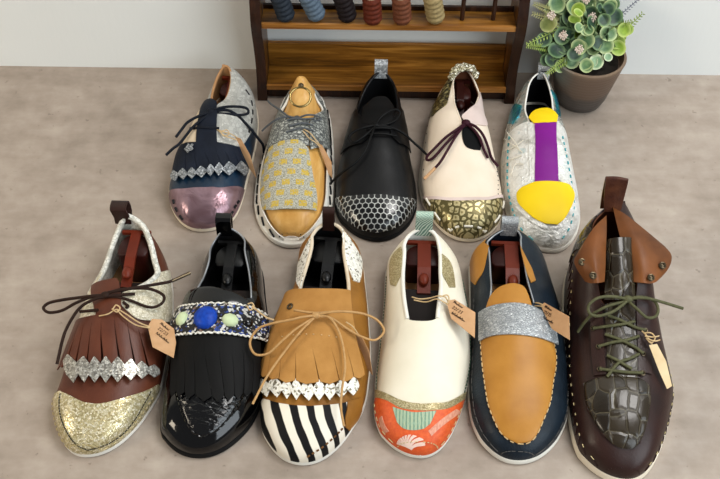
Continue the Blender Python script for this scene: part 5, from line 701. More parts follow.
prism('shelf', [(RY0+.003, .2195), (RY0+.003, .225), (1.034, .225), (1.034, .2195)], 0, xa, xb, 'rack_wood', rack, .0006)
box('back_rail', (xa, 1.0345, .2195), (xb, 1.039, .2305), 'rack_side', rack, .0008)
for x, y, z in PTS['peg']:
    lathe('peg', [(.0028, .1255), (.0028, .20), (.0018, .203)], 'rack_side', rack, 14, Matrix.Translation((x, y, 0)))
SPN = [('yarn_slate', 'dark slate spool of thread at the left end of the upper rack shelf'), ('yarn_blue', 'blue grey spool of thread leaning left on the upper rack shelf'),
       ('yarn_black', 'blackish brown spool of thread between the blue grey and red brown spools'), ('yarn_red', 'red brown spool of thread on the upper rack shelf'),
       ('yarn_rust', 'rust coloured spool of thread next to the tan spool'), ('yarn_tan', 'pale tan spool of thread beside the empty pegs')]
for (x, y, z, tx, tz), (mt, lb) in zip(PTS['spool'], SPN):
    a = math.atan2(tx-x, .034)
    t = thing('thread_spool', lb, 'spool', (x, y, z+.0003), 'thread spools on the upper rack shelf'); t['label'] = lb
    rot = Matrix.Rotation(a, 4, 'Y'); h = .038; lift = abs(math.sin(a))*.0115
    mt4 = Matrix.Translation((0, 0, lift+.0002)) @ rot
    prof = [(.0092, 0)]
    for i in range(5):
        zz = .002+i*.0066
        for q in np.linspace(0, 1, 6): prof.append((.0098+.0019*math.sin(math.pi*q)**.7, zz+.0064*q))
    prof += [(.0092, h-.002)]
    lathe('thread', prof, mt, t, 28, mt4)
    lathe('cone', [(.0082, h-.0022), (.0088, h+.001), (.008, h+.003), (.0055, h+.003), (.0048, h-.0015)], 'cone_card', t, 24, mt4)

# ------------------------------------------------------------------ potted plant
px, py, _ = PTS['pot']
pot = thing('potted_plant', 'artificial leafy plant in a grey brown tapered pot right of the rack', 'plant', (px, py, 0))
rim, HP = .0480, .076
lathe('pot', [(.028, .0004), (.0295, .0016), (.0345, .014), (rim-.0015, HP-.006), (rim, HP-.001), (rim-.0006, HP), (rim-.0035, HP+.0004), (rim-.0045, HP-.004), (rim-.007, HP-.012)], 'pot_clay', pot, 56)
lathe('soil', [(rim-.008, HP-.014), (rim-.0085, HP-.010), (.02, HP-.007), (.002, HP-.006)], 'soil', pot, 32)
org = np.array([px, py, 0.]); rootp = np.array([0, 0, HP-.008])
def leaf_geo(g, c, nrm, r, cup=.22):
    n = Vector(nrm).normalized(); x = n.orthogonal().normalized(); y = n.cross(x); R = 7; K = 22; vs = []; uv = []
    ph = random.random()*6
    for sgn in (1, -1):
        for j in range(R+1):
            q = j/R
            for k in range(K):
                a = 2*math.pi*k/K; rr = r*q*(1+.05*math.sin(2*a+ph))
                h = cup*r*q*q+.05*r*math.sin(3*a+ph)*q*q+(.0003 if sgn > 0 else -.0003)*(1 if j < R else 0)
                vs.append(Vector(c)+x*rr*math.cos(a)+y*rr*math.sin(a)+n*h); uv.append((q, k/K))
    k0 = (R+1)*K; g.add(vs, grid_faces(K, R+1, 0, True)+grid_faces(K, R+1, k0, True), uv)
LM = ['leaf_sage', 'leaf_dark', 'leaf_pale', 'leaf_lime', 'leaf_olive']
gst = Geo()
for i, (x, y, z, r, c) in enumerate(PTS['leaf']):
    p = np.array([x, y, z])-org; g = Geo(); k = 3 if r > .0105 else 2
    nb = Vector((rng.uniform(-.5, .5)+p[0]*5, -.75+rng.uniform(-.3, .3), .75+rng.uniform(-.2, .4)))
    for q in range(k):
        n_ = (nb+Vector((rng.uniform(-.5, .5), rng.uniform(-.4, .4), rng.uniform(-.3, .3)))*(.35+.6*q)).normalized()
        off = Vector((rng.uniform(-1, 1), rng.uniform(-.2, .6), rng.uniform(-.9, .3)))*r*.75*q
        leaf_geo(g, Vector(p)+off-nb.normalized()*.004*q, n_, r*(1-.12*q)*.98)
    g.obj('leaf_sprig', LM[c], pot, sharp=80)
    b = rootp+np.array([p[0]*.3, p[1]*.3, 0]); mid = (b+p)/2+np.array([0, .002, .006])
    tube_geo(gst, smooth_pts(np.array([b, mid, p-np.array(nb.normalized())*.001]), 6), .0009, 6)
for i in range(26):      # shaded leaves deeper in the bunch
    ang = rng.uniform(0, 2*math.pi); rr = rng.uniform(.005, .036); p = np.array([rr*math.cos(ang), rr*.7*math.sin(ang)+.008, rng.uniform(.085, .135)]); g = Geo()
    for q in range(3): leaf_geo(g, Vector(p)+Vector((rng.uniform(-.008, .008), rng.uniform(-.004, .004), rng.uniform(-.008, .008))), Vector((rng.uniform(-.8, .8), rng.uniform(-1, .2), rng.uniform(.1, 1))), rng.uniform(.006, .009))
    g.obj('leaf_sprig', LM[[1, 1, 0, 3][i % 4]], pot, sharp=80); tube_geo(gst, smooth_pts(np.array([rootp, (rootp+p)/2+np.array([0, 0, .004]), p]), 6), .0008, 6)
gst.obj('stems', 'stem_green', pot)
for a, b, c in PTS['fern']:
    a = np.array(a)-org; b = np.array(b)-org; g = Geo(); P = smooth_pts(np.array([rootp*.5+a*.5-np.array([0, 0, .004]), a, (a+b)/2+np.array([0, 0, .001]), b]), 8); tube_geo(g, P, .0006, 5)
    d = Vector(b-a).normalized(); sd = d.cross(Vector((0, -.7, .7))).normalized(); up = sd.cross(d)
    for i in range(11):
        q = i/10; p = Vector(a+(b-a)*q); ln = (.0062 if c != 1 else .004)*(1-.45*q)
        for s_ in (-1, 1):
            e = p+sd*s_*ln+d*ln*.7+up*.001; w = sd.cross(Vector((0, -.6, .8))).normalized()
            dirv = (e-p).normalized(); wv = dirv.cross(up).normalized()*ln*.22
            vs = [p, p+(e-p)*.5+wv+up*.0003, e, p+(e-p)*.5-wv+up*.0003, p+(e-p)*.5-up*.0004]
            g.add(vs, [(0, 1, 2, 3), (0, 4, 1), (1, 4, 2), (2, 4, 3), (3, 4, 0)])
    g.obj('feathery_sprig', ['fern_lime', 'fern_grey', 'fern_olive'][c], pot)
for x, y, z in PTS['flower']:
    g = Geo()
    for i in range(26):
        a = i*2.4; rr = .0056*math.sqrt(i/26)
        ell_geo(g, (x-px+rr*math.cos(a), y-py-.003+rr*math.sin(a)*.6, z+rr*math.sin(a)*.7+.001*math.cos(i)), (.0010, .0010, .0014), 7, 5)
    g.obj('flower_cluster', 'bud_pink', pot)

# ------------------------------------------------------------------ tags
GLY = {'2': [(0, .75), (.3, 1), (.6, .8), (.5, .5), (0, 0), (.65, 0)], '/': [(0, -.1), (.5, 1.1)], '3': [(0, .9), (.4, 1), (.5, .7), (.2, .5), (.55, .3), (.3, 0), (0, .1)], '5': [(.6, 1), (.1, 1), (.05, .6), (.4, .65), (.55, .3), (.3, 0), (0, .1)], '0': [(.3, 1), (.05, .6), (.15, .05), (.4, 0), (.55, .5), (.3, 1)]}
def tag_thing(key, label, tint='paper', lines=3, up=(0, 0, 1), flip=False, group=None):
    D = SHOES[key]; org = np.array(D['org']); t = thing('paper_tag', label, 'tag', D['org'], 'swing tags tied to the shoes')
    if key in PTS['tags']:
        P = np.array(PTS['tags'][key])-org; n = np.cross(P[1]-P[0], P[2]-P[0])
        n = sum(np.cross(P[i]-P[0], P[i+1]-P[0]) for i in range(1, len(P)-1)); n /= np.linalg.norm(n)
        if np.dot(n, np.array([0, 0, .88])-org-P[0]) < 0: n = -n
        k = len(P); V = np.vstack([P+n*.0003, P-n*.0003]); F = [tuple(range(k)), tuple(range(2*k-1, k-1, -1))]+[(i, (i+1) % k, (i+1) % k+k, i+k) for i in range(k)]
        mesh_obj('card', V, F, tint, t, smooth=False)
        if lines:
            # baseline direction runs along the long edge away from the knot
            a = P[0]; far = P[[np.argmax(np.linalg.norm(P-a, axis=1))]][0]
            e = far-a; e0 = LINEDIR[key]; q0, q1 = P[e0[0]], P[e0[1]]; xd = (q1-q0)/np.linalg.norm(q1-q0); yd = np.cross(n, xd)
            ctr = P.mean(0)
            if np.dot(q0-ctr, yd) < 0: yd = -yd
            W = np.linalg.norm(q1-q0); top = np.dot(q0-ctr, yd); g = Geo(); hgt = .0034 if key != 'loafer' else .0030
            rs = np.random.default_rng(len(key)*7)
            st0 = LINESTART[key]
            for li in range(3):
                y = top*.55-li*hgt*1.75; x = st0+.003*li*(.6 if key != 'ivory' else .9); o = q0-yd*top+yd*y+n*.0006
                txt = ['a', '22/23' if key != 'loafer' else '25/25', 'b'][li]
                if len(txt) > 1:
                    for ch in txt:
                        gl = GLY[ch]; tube_geo(g, np.array([o+xd*(x+p*hgt*.75)+yd*q*hgt for p, q in gl]), .00024, 5); x += hgt*.72
                else:
                    pts = []; nn = 9 if li == 0 else 13
                    for j in range(nn*2):
                        tall = 1. if j in (0, 1) else (.95 if rs.random() < .18 else rs.uniform(.35, .6))
                        pts.append(o+xd*(x+j*hgt*.19)+yd*((tall if j % 2 else rs.uniform(0, .1))*hgt))
                    tube_geo(g, smooth_pts(np.array(pts), 3), .00024, 5)
            g.obj('handwriting', 'ink', t)
    for c in PTS['strings'].get(key, []):
        tube('string', np.array(c)-org, .0007 if key != 'patent' else .0008, 'twine', t, 7, 6)
    return t
LINEDIR = {'brown': (2, 3), 'ivory': (2, 3), 'loafer': (1, 2)}
LINESTART = {'brown': .0015, 'ivory': .001, 'loafer': .003}

# ------------------------------------------------------------------ the shoes
# front row -------------------------------------------------------
s = Shoe('ivory', 'ivory slip-on shoe with orange parasol print toe and green heel loop')
s.base('ivory_leather', 'white_sole', 'white_lining', binding='white_lining', br=.0022)
for a in ('l', 'r'): s.patch('heel_patch', 'gold_glitter', ['hp%s_a' % a, 'hp%s_b' % a], .0012, .001, 24, 12)
s.toe('toe_cap', 'orange_print', 'cap', .0012)
s.patch('glitter_band', 'gold_glitter', ['band', 'cap'], .0016, .0012, 60, 6)
s.patch('teal_print', 'teal_print', ['teal_a', 'teal_b'], .0017, .0006, 24, 10)
for q in (('bl1', 'bl2'), ('br1', 'br2')): s.patch('print_stripe', 'salmon_print', q, .0017, .0006, 12, 4)
c = s.cv('para'); base, rim_ = c[0], c[1:]
arc = s.smooth(c[1:], 61); g = Geo()
for i in range(0, 60, 6):
    A = np.array([base]*5)+np.linspace(-.5, .5, 5)[:, None]*(arc[i+4]-arc[i])*.25; B = resample(arc[i:i+5], 5)
    R = np.array([A+(B-A)*q for q in np.linspace(0, 1, 7)]); V, F, uv, *_ = s.shell('', R, .002, .0008, ''); g.add(V, F, uv)
g.obj('parasol_print', 'parasol_ink', s.root)
for q in (-1, 1): s.dashes('stitching', 'stitch_green', s.feather(.865, .17, .80, q), 40, .00055, .0007, .6, raw=True)
s.dashes('toe_stitching', 'stitch_gold', s.feather(.87, .8, .975), 26, .0005, .0019, .5, raw=True)
s.pull_loop('green_ribbon', .0185, .021, .004)
shoe_tree(s, 'red brown plastic shoe tree inside the ivory slip-on shoe', ('red_plastic', 'red_plastic_dark'), .30, w=.56)
tag_thing('ivory', 'handwritten tan tag tied inside the ivory slip-on, reaching to the tan and navy loafer', 'paper')

s = Shoe('loafer', 'navy loafer with smooth tan apron and silver woven strap')
s.base('navy_leather', 'white_sole', 'navy_suede', binding='silver_edge', br=.0010)
for a in ('l', 'r'): s.patch('heel_patch', 'tan_leather', ['hp%s_a' % a, 'hp%s_b' % a], .0012, .0012, 24, 12)
s.patch('apron', 'tan_leather', ['apl', 'apr'], .0018, .0016, 60, 24, dome=.002)
s.patch('apron_tongue', 'tan_leather', ['tongue_b', 'tongue'], .0026, .0018, 40, 12, dome=.001)
s.patch('strap', 'silver_weave', ['s_t', 's_b'], .0052, .0016, 50, 14, dome=.001)
s.dashes('apron_stitching', 'stitch_tan', np.vstack([s.cv('apl'), s.cv('apr')[::-1][1:]]), 46, .0006, .0023, .6)
s.dashes('welt_stitching', 'stitch_grey', s.feather(.80, .3, .985), 50, .0004, .0006, .7, raw=True)
s.pull_loop('silver_weave', .018, .012, .005)
shoe_tree(s, 'red brown plastic shoe tree inside the tan and navy loafer', ('red_plastic', 'red_plastic_dark'), .30, w=.56)
tag_thing('loafer', 'handwritten tan tag between the tan and navy loafer and the brown boot', 'paper')

s = Shoe('boot', 'dark brown ankle boot with crocodile tongue and cognac collar flaps', 'boot', 'boot')
s.base('dark_brown', 'cream_sole', 'brown_lining', 'brown_lining', binding=None)
s.patch('crocodile_plug', 'croc', ['plug_a', 'plug_b'], .0018, .0016, 50, 26, dome=.0035)
s.patch('facing', 'dark_brown', ['fl_l', [(a, b-.16) for a, b in s.f['fl_l']]], .0022, .0014, 30, 8)
s.patch('facing', 'dark_brown', ['fl_r', [(a, b+.16) for a, b in s.f['fl_r']]], .0022, .0014, 30, 8)
s.patch('quarter_panel', 'croc', ['ql_a', 'ql_b'], .0012, .0012, 30, 14)
s.patch('lower_tongue', 'croc', ['ton_a', 'ton_b'], .0014, .0012, 24, 16)
# standing tongue
def W_(p): return np.array(p)
TG = PTS['boot_tongue']; TGo = np.array(s.D['org'])
rows = [np.array(r_)-TGo for r_ in TG]; V = np.array(rows); m_, n_ = V.shape[:2]
def sheet(name, R, mat, parent, th=.0022, uvs=1., sub=6):
    R = np.array([resample(smooth_pts(r_, 6), 18) for r_ in R]); R = np.array([smooth_pts(R[:, i], sub) for i in range(R.shape[1])]).transpose(1, 0, 2)
    m, n = R.shape[:2]; du = np.gradient(R, axis=1); dv = np.gradient(R, axis=0); N = np.cross(du, dv); N /= np.linalg.norm(N, axis=-1, keepdims=True)+1e-12
    V = np.vstack([(R+N*th/2).reshape(-1, 3), (R-N*th/2).reshape(-1, 3)]); k = m*n
    F = grid_faces(n, m)+[q[::-1] for q in grid_faces(n, m, k)]
    rim = [i for i in range(n)]+[j*n+n-1 for j in range(1, m)]+[(m-1)*n+i for i in range(n-2, -1, -1)]+[j*n for j in range(m-2, 0, -1)]
    for a, b in zip(rim, rim[1:]+rim[:1]): F.append((a, a+k, b+k, b))
    lu = np.concatenate([[0], np.cumsum(np.linalg.norm(np.diff(R[m//2], axis=0), axis=1))]); lv = np.concatenate([[0], np.cumsum(np.linalg.norm(np.diff(R[:, n//2], axis=0), axis=1))])
    uv = np.stack(np.meshgrid(lv, lu, indexing='ij')[::-1], -1).reshape(-1, 2)*uvs
    return mesh_obj(name, V, F, mat, parent, np.vstack([uv, uv]), 60)
sheet('tongue', rows, 'croc', s.root)
for nm in ('boot_flap_l', 'boot_flap_r'):
    fl = sheet('collar_flap', [np.array(r_)-TGo for r_ in PTS[nm]], 'cognac', s.root, .0024)
    for q in PTS[nm+'_e']:
        p = np.array(q)-TGo; g = Geo(); v = Vector((0, -.55, .83))
        mtx = v.to_track_quat('Z', 'Y').to_matrix()
        P = np.array([tuple(mtx @ Vector((.0028*math.cos(a), .0028*math.sin(a), 0))+Vector(p)) for a in np.linspace(0, 2*math.pi, 19)])
        tube_geo(g, P, .0011, 7); ell_geo(g, tuple(Vector(p)-v*.0005), (.0024, .0024, .0006), 12, 6, mtx); g.obj('rivet', 'brass_dark', fl)
for kx in ('eyl', 'eyr'):
    for u, t in s.f[kx]: s.eyelet(u, t, .0030, 'brass_dark', .0021)
s.dashes('plug_seam', 'dark_brown', np.vstack([s.cv('plug_a')[:1], s.cv('plug_b'), s.cv('plug_a')[-1:]]), 1, .0016, .001, 1., )
for q in (-1, 1): s.dashes('welt_stitching', 'stitch_gold', s.feather(.80, .12, .97, q), 22, .00045, .0005, .25, raw=True)
s.cross('seam_crimps', 'dark_brown', .93, .82, 60, .1, .985, .0006, .0003)
s.lace('lace_olive', .00155)
s.knot(s.k['bow_l'][0], 'lace_olive', .0042)
sheet('pull_loop', [np.array(r_)-TGo for r_ in PTS['boot_loop']], 'loop_brown', s.root, .003)
tag_thing('boot', 'cream tag with frayed twine hanging on the right side of the brown boot', 'paper_light', 0)

s = Shoe('brown', 'brown lace-up shoe with gold crackled toe and silver zigzag fringe')
s.base('brown_leather', 'white_sole', 'silver_fur', 'tan_lining', binding='silver_fur', br=.0032)
s.patch('eyelet_facing', 'cream_crackle', ['qr_a', 'qr_b'], .0016, .0016, 40, 16)
s.patch('eyelet_facing', 'cream_crackle', ['ql_a', 'ql_b'], .0016, .0016, 40, 12)
s.patch('tongue', 'brown_leather', ['tongue_a', 'tongue_b'], .0034, .002, 40, 18)
s.toe('toe_cap', 'gold_crackle', 'cap', .0013)
s.fringe('fringe', 'brown_leather', ['fr_a', 'fr_b'], 9, .0045, .0064, .16, .003, solid=.1, wob=.0016)
s.diamonds('zigzag_trim', 'silver_crackle', 'zz_a', 'zz_b', 8, .0078, .001, 1.5)
s.dashes('toe_stitching', 'stitch_black', 'st', 60, .0005, .0018, .75)
s.dashes('welt_stitching', 'stitch_gold', s.feather(.9, .75, .985), 40, .0005, .002, .5, raw=True)
s.lace('lace_brown', .0016)
s.knot(s.k['bow_l'][0], 'lace_brown', .0040)
tube('aglet', s.k['end_r'][-2:], .0018, 'brass_dark', s.root, 8, 4)
s.pull_loop('dark_brown', .0175, .012, .010, lean=-.25)
shoe_tree(s, 'red brown plastic shoe tree inside the brown lace-up shoe', ('red_plastic', 'red_plastic_dark'), .32, w=.55)
tag_thing('brown', 'handwritten tan tag lying between the brown lace-up and the jewelled black shoe', 'paper')

s = Shoe('patent', 'glossy black fringed loafer with jewelled strap of blue and mint stones')
s.base('black_patent', 'black_sole', 'dark_lining', 'dark_lining', binding='silver_edge', br=.0010)
s.patch('plug', 'patent_croc', [np.vstack([s.cv('ap')[:5]]), s.cv('ap')[::-1][:5]], .0016, .0016, 50, 26, dome=.003)
s.patch('tongue', 'black_patent', ['tongue_a', 'tongue_b'], .0040, .0022, 40, 12, dome=.0015)
s.fringe('fringe', 'black_matt', ['fr_a', 'fr_b'], 9, .004, .0062, .06, .006, solid=.15)
st = s.patch('jewelled_strap', 'boucle', ['s_t', 's_b'], .0068, .0026, 60, 14, dome=.0008)
for nm, key, r, mt, ribs in (('round_stone', 'blue', (.0122, .0128, .0072), 'blue_stone', 0), ('oval_bead', 'm1', (.0075, .0078, .0052), 'mint_bead', 9), ('oval_bead', 'm2', (.0085, .0072, .0052), 'mint_bead', 9), ('black_bead', 'blk', (.0058, .0058, .0045), 'black_patent', 0)):
    u, t = s.f[key][0]; mtx, p = s.frame(u, t, .0072); g = Geo(); ell_geo(g, p, r, 32, 14, mtx, ribs, .035); g.obj(nm, mt, st)
for cn, k in (('s_t', 34), ('s_b', 34)):
    c = s.smooth(cn, k)
    P = s.last.pt(resample(c, 120)[:, 0], resample(c, 120)[:, 1], .0066); P[:, 2] += .0006*np.sin(np.arange(120)*1.3); P[:, 1] += .0005*np.cos(np.arange(120)*1.3)
    g = Geo(); tube_geo(g, P, .0011, 6); g.obj('braided_edge', 'white_snake', st)
s.dashes('apron_seam', 'black_patent', 'ap', 30, .0011, .0022, .6)
s.pull_loop('black_patent', .017, .014, .008)
shoe_tree(s, 'black plastic shoe tree inside the jewelled black loafer', ('black_plastic', 'black_plastic'), .30, w=.55)
tg = tag_thing('patent', 'loose beige twine knot at the right end of the jewelled strap', 'paper', 0)
tg.name = 'twine_tie'; tg['category'] = 'twine'

s = Shoe('caramel', 'tan suede fringed shoe with zebra striped toe and long tan bow')
s.base('caramel_leather', 'white_sole', 'dark_lining', 'dark_lining', binding='beige_lining', br=.0020)
for a in ('l', 'r'): s.patch('heel_patch', 'white_snake', ['hp%s_a' % a, 'hp%s_b' % a], .0012, .0012, 30, 14)
c = s.smooth('cap', 160); tcut = s.cv('capr')[1:, 1].mean()
s.toe('toe_cap', 'zebra', 'cap', .0012)
s.patch('toe_side_panel', 'caramel_leather', ['capr', 'caprb'], .0028, .0016, 24, 10)
s.dashes('toe_stitching', 'stitch_brown', 'st', 10, .0010, .0018, .5)
s.patch('kiltie', 'tan_suede', ['ki_a', 'ki_m'], .0062, .0018, 50, 18)
s.fringe('fringe', 'tan_suede', ['ki_m', 'ki_b'], 8, .0062, .0072, .05, .003, solid=.05)
s.diamonds('zigzag_trim', 'white_snake', 'zz_a', 'zz_b', 9, .0062, .001, 1.3)
for q in ('ki_h',): s.dashes('punched_holes', 'stitch_tan', q, 9, .0006, .0066, .2)
s.eyelet(*s.f['eye'][0], .0072, 'brass_dark', .0028)
s.lace('lace_tan', .00125)
s.knot(s.k['bow_l'][0], 'lace_tan', .0036)
s.pull_loop('dark_brown', .013, .020, .004)
shoe_tree(s, 'black plastic shoe tree inside the tan suede fringed shoe', ('black_plastic', 'black_plastic'), .30, w=.55)
tag_thing('caramel', 'beige tag seen edge on at the right side of the tan suede shoe', 'paper', 0)

# back row --------------------------------------------------------
s = Shoe('plum', 'navy lace-up shoe with pinkish bronze toe and silver grey quarters')
s.base('navy_satin', 'cream_sole', 'tan_lining', 'tan_lining', quarter='grey_crackle', binding='tan_lining', br=.0016)
s.patch('eyelet_facing', 'grey_crackle', ['qr_a', 'qr_b'], .0014, .0014, 40, 14)
s.patch('eyelet_facing', 'beige_lining', ['ql_a', 'ql_b'], .0014, .0014, 40, 12)
s.patch('tongue', 'navy_suede', ['ton_a', 'ton_b'], .0034, .002, 24, 18)
s.toe('toe_cap', 'pink_satin', 'cap', .0013)
s.fringe('fringe', 'navy_suede', ['fr_a', 'fr_b'], 8, .0035, .0050, .06, .0, solid=.2)
s.diamonds('zigzag_trim', 'silver_grain', 'zz_a', 'zz_b', 8, .0062, .001, 1.15)
u, t = s.f['blob'][0]; mtx, p = s.frame(u, t, .0055); g = Geo(); ell_geo(g, p, (.006, .006, .0006), 14, 6, mtx, 5, .25); g.obj('flower_patch', 'silver_grain', s.root)
s.dashes('whip_stitching', 'stitch_black', 'ws', 5, .0016, .001, .5)
s.dashes('toe_stitching', 'stitch_black', 'wsl', 3, .0016, .0018, .5); s.dashes('toe_stitching', 'stitch_black', 'wsr', 3, .0016, .0018, .5)
s.lace('lace_navy', .0017)
s.knot(s.k['bow_r'][0], 'lace_navy', .0042)
shoe_tree(s, 'red brown plastic shoe tree inside the navy and silver lace-up', ('red_plastic', 'red_plastic_dark'), .32, w=.5)
tag_thing('plum', 'leather coloured tag seen edge on beside the navy and silver lace-up', 'paper', 0)

s = Shoe('tweed', 'grey and yellow tweed open-toe lace-up on a broad white sole')
s.base('grey_snake', 'white_sole', 'white_lining', 'white_lining', welt=.0062, binding='white_lining', br=.0013, vamp=False)
s.patch('eyelet_facing', 'grey_snake', ['ql_a', 'ql_b'], .0022, .0016, 40, 14)
s.patch('eyelet_facing', 'grey_snake', ['qr_a', 'qr_b'], .0022, .0016, 40, 14)
s.patch('tongue', 'grey_snake', ['vb', 'vb2'], .0010, .0014, 30, 14)
s.patch('tweed_vamp', 'tweed', ['tw_a', 'tw_m', 'tw_b'], .0014, .0016, 60, 20)
s.cross('whip_stitching', 'stitch_black', 1., .86, 34, .06, .985, .0011, .003)
F_ = s.feather(.9, .3, .985); 
def strip(t0, t1, name, mat, u0=.02, u1=.985, d=.0008, th=.001, n=120):
    A = resample(s.feather(t0, u0, u1), n, (s.L, .055)); B = resample(s.feather(t1, u0, u1), n, (s.L, .055))
    return s.make(s.shell(name, np.array([A+(B-A)*q for q in np.linspace(0, 1, 5)]), d, th, mat))
strip(1., .74, 'rand', 'white_sole', u1=.994, d=.0018, th=.0015)
s.lace('lace_grey', .0012)
s.knot(s.k['bow_l'][0], 'lace_grey', .0034)
tag_thing('tweed', 'narrow leather coloured tag seen edge on at the right of the tweed shoe', 'paper', 0)
# wooden last inside it
lst = thing('shoe_last', 'honey coloured wooden last filling the tweed open-toe shoe, with a brass ring', 'shoe last', s.D['org'])
Ll = s.last; U = (1-np.cos(np.linspace(math.acos(1-2*.03), math.acos(1-2*.99), 70)))/2; T = np.linspace(-1, 1, 49); G = np.stack(np.meshgrid(U, T, indexing='ij'), -1)
A = Ll.loc(G[..., 0], G[..., 1], -.0033); A[..., 2] = np.maximum(A[..., 2], s.z0+.002)
y = A[..., 1]/s.L; bump_ = .024*np.exp(-((y-.085)/.085)**2)*np.clip(np.cos(G[..., 1]*math.pi/2), 0, 1)**1.2
A[..., 2] += bump_; nar = np.clip((.34-y)/.2, 0, 1)*np.clip((A[..., 2]-.03)/.03, 0, 1); A[..., 0] *= 1-.38*nar; A[..., 1] += .012*nar*np.clip((.1-y)/.1, 0, 1); B = A.copy(); B[..., 2] = s.z0+.0018
m_, n_ = A.shape[:2]; k = m_*n_; F = grid_faces(n_, m_)+grid_faces(n_, m_, k)
rim_i = [i for i in range(n_)]+[j*n_+n_-1 for j in range(1, m_)]+[(m_-1)*n_+i for i in range(n_-2, -1, -1)]+[j*n_ for j in range(m_-2, 0, -1)]
for a, b in zip(rim_i, rim_i[1:]+rim_i[:1]): F.append((a, a+k, b+k, b))
mesh_obj('last_body', Ll.world(np.vstack([A.reshape(-1, 3), B.reshape(-1, 3)])), F, 'last_wood', lst, np.zeros((2*k, 2)))
rc = np.array(PTS['ring'][0])-np.array(s.D['org']); nrm = Vector((0, -.45, .9)).normalized(); mtx = nrm.to_track_quat('Z', 'Y').to_matrix(); g = Geo()
tube_geo(g, np.array([tuple(mtx @ Vector((.0125*math.cos(a), .0125*math.sin(a), 0))+Vector(rc)) for a in np.linspace(0, 2*math.pi, 41)]), .0014, 9); rg = g.obj('ring', 'gold_metal', lst)
g = Geo(); pp = np.array(PTS['ring'][1])-np.array(s.D['org']); ell_geo(g, tuple(pp), (.0035, .0035, .003), 14, 8); g.obj('staple', 'brass_dark', lst)

s = Shoe('black', 'plain black lace-up shoe with silver honeycomb toe cap')
s.base('black_leather', 'black_sole', 'dark_lining', 'dark_lining', binding='black_leather', br=.0013)
s.patch('tongue', 'black_matt', ['ton_a', 'ton_b'], .0026, .002, 30, 14, dome=.001)
s.patch('eyelet_facing', 'black_leather', ['ql_a', 'ql_b'], .0024, .0016, 36, 12)
s.patch('eyelet_facing', 'black_leather', ['qr_a', 'qr_b'], .0024, .0016, 36, 12)
s.patch('toe_cap', 'honeycomb', ['cap', 'capb'], .0013, .0012, 60, 24)
s.lace('lace_black', .0015)
s.knot(s.k['bow_l'][0], 'lace_black', .0038)
s.pull_loop('silver_bright', .0165, .014, .004)

s = Shoe('cream', 'cream lace-up shoe with gold leopard toe cap and burgundy lace')
s.base('cream_leather', 'cream_sole', 'brown_lining', 'brown_lining', binding='cream_leather', br=.0012)
s.patch('heel_patch', 'olive_snake', ['hpl_a', 'hpl_b'], .0013, .0012, 30, 14)
s.patch('overlap_flap', 'pink_suede', ['ov_a', 'ov_b'], .0016, .0014, 30, 14)
s.patch('slot_shade_patch', 'dark_lining', ['lens_l', 'lens_r'], .0008, .0006, 24, 12)  # dark patch on the closed vamp, painted for the shaded inside of a slot
s.toe('toe_cap', 'gold_leopard', 'cap', .0013)
s.patch('toe_cap_edge', 'pink_suede', ['capf', 'cap'], .0018, .0012, 50, 5)
s.dashes('toe_stitching', 'stitch_white', s.feather(.80, .78, .975), 9, .0013, .0022, .5, raw=True)  # raised glossy stitches, their highlights put into the white colour
g = Geo()
for kx in ('dots_l', 'dots_r'):
    for u, t in s.smooth(kx, 9): ell_geo(g, s.P(u, t, .0002), (.0008, .0008, .0008), 8, 5)
g.obj('stitch_holes', 'stitch_grey', s.root)
s.lace('lace_burgundy', .0017)
tube('aglet', s.k['end_a'][-2:], .0019, 'paper', s.root, 8, 4)
s.knot(s.k['loop_a'][0], 'lace_burgundy', .0045)
g = Geo(); C_ = smooth_pts(np.array(PTS['ruched'])-np.array(s.D['org']), 5)
for i, p in enumerate(C_):
    for q in range(4):
        r_ = rng.uniform(.0019, .0029); ell_geo(g, tuple(p+np.array([rng.uniform(-.002, .002), .0028*(q-1.5), .0012*math.sin(q*2.+i)])), (r_*1.2, r_, r_*.9), 9, 6)
g.obj('ruched_collar', 'gold_snake', s.root)
shoe_tree(s, 'dark red plastic shoe tree inside the cream lace-up', ('red_plastic_dark', 'red_plastic_dark'), .28, w=.5)

s = Shoe('foil', 'silvery foil slip-on with purple strip and yellow spade toe')
s.base('silver_foil', 'white_sole', 'dark_lining', 'dark_lining', quarter='holo_foil', binding='white_paint', br=.0011)
s.patch('border', 'silver_foil', ['wb_l', [(a+(b-a)*.35) for a, b in zip(s.smooth('wb_l', 30), s.smooth('wb_r', 30))]], .0013, .0012, 50, 6)
s.patch('border', 'silver_foil', ['wb_r', [(b+(a-b)*.35) for a, b in zip(s.smooth('wb_l', 30), s.smooth('wb_r', 30))]], .0013, .0012, 50, 6)
s.patch('purple_strip', 'purple_leather', ['pu_a', 'pu_b'], .0026, .0014, 30, 20)
s.patch('yellow_toe', 'yellow_leather', ['ye_a', 'ye_b'], .0027, .0015, 44, 20, dome=.0008)
s.patch('yellow_tongue', 'yellow_leather', ['ton_b', 'ton_a'], .0032, .0018, 36, 10)
s.patch('foil_patch', 'teal_foil', ['tl_a', 'tl_b'], .0013, .0012, 16, 8); s.patch('foil_patch', 'teal_foil', ['tr_a', 'tr_b'], .0013, .0012, 16, 8)
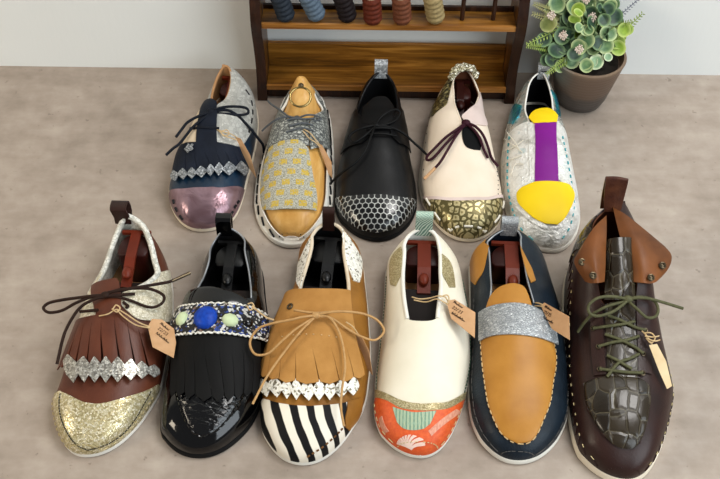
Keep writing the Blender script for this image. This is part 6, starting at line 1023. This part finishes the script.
s.dashes('stitching', 'stitch_teal', 'st_l', 16, .0009, .0008, .4); s.dashes('stitching', 'stitch_teal', 'st_r', 16, .0009, .0008, .4)
for z in ('z1', 'z2', 'z3', 'z4', 'z5'): s.dashes('criss_cross_thread', 'stitch_white', z, 1, .0006, .0016, 1.)
s.pull_loop('silver_bright', .0150, .011, .003, lean=-.1)
tube('loop_stripe', s.last.world(np.array([(-.0075, .002, s.last.loc(0., 0.)[2]+.003), (0., .0045, s.last.loc(0., 0.)[2]+.0025), (.0072, .003, s.last.loc(0., 0.)[2]+.0045)])), .0009, 'stitch_black', s.root, 6, 4)

# ------------------------------------------------------------------ light and camera
w = bpy.data.worlds.new('World'); SC.world = w; w.use_nodes = True
bg = w.node_tree.nodes['Background']; bg.inputs[0].default_value = (.97, .98, 1., 1); bg.inputs[1].default_value = .23
def area(name, loc, tgt, size, power, col):
    l = bpy.data.lights.new(name, 'AREA'); l.shape = 'RECTANGLE'; l.size, l.size_y = size; l.energy = power; l.color = col
    o = bpy.data.objects.new(name, l); o.location = loc; o.rotation_euler = (Vector(tgt)-Vector(loc)).to_track_quat('-Z', 'Y').to_euler(); return link(o)
area('window_light', (1.6, -.6, 1.35), (.6, 1.0, .05), (2.0, 1.6), 46, (.85, .94, 1.))
area('lamp_light', (-1.5, .1, 1.0), (-.5, 1.07, .2), (.6, .5), 12.5, (1., .87, .68))
area('ceiling_lamp', (.75, .9, 1.9), (.45, .8, 0), (.9, .7), 29, (1., .98, .96))
cam_d = bpy.data.cameras.new('Camera'); cam = link(bpy.data.objects.new('Camera', cam_d))
cam_d.sensor_width = 36; cam_d.lens = 36*1000/720; cam_d.clip_start = .01
cam.matrix_world = Matrix.Translation((0, 0, .878)) @ Matrix.Rotation(math.radians(90-49), 4, 'X') @ Matrix.Rotation(math.radians(.75), 4, 'Z')
SC.camera = cam
SC.view_settings.view_transform = 'Standard'; SC.view_settings.look = 'None'; SC.view_settings.gamma = 1; SC.view_settings.exposure = .05; SC.view_settings.use_curve_mapping = False
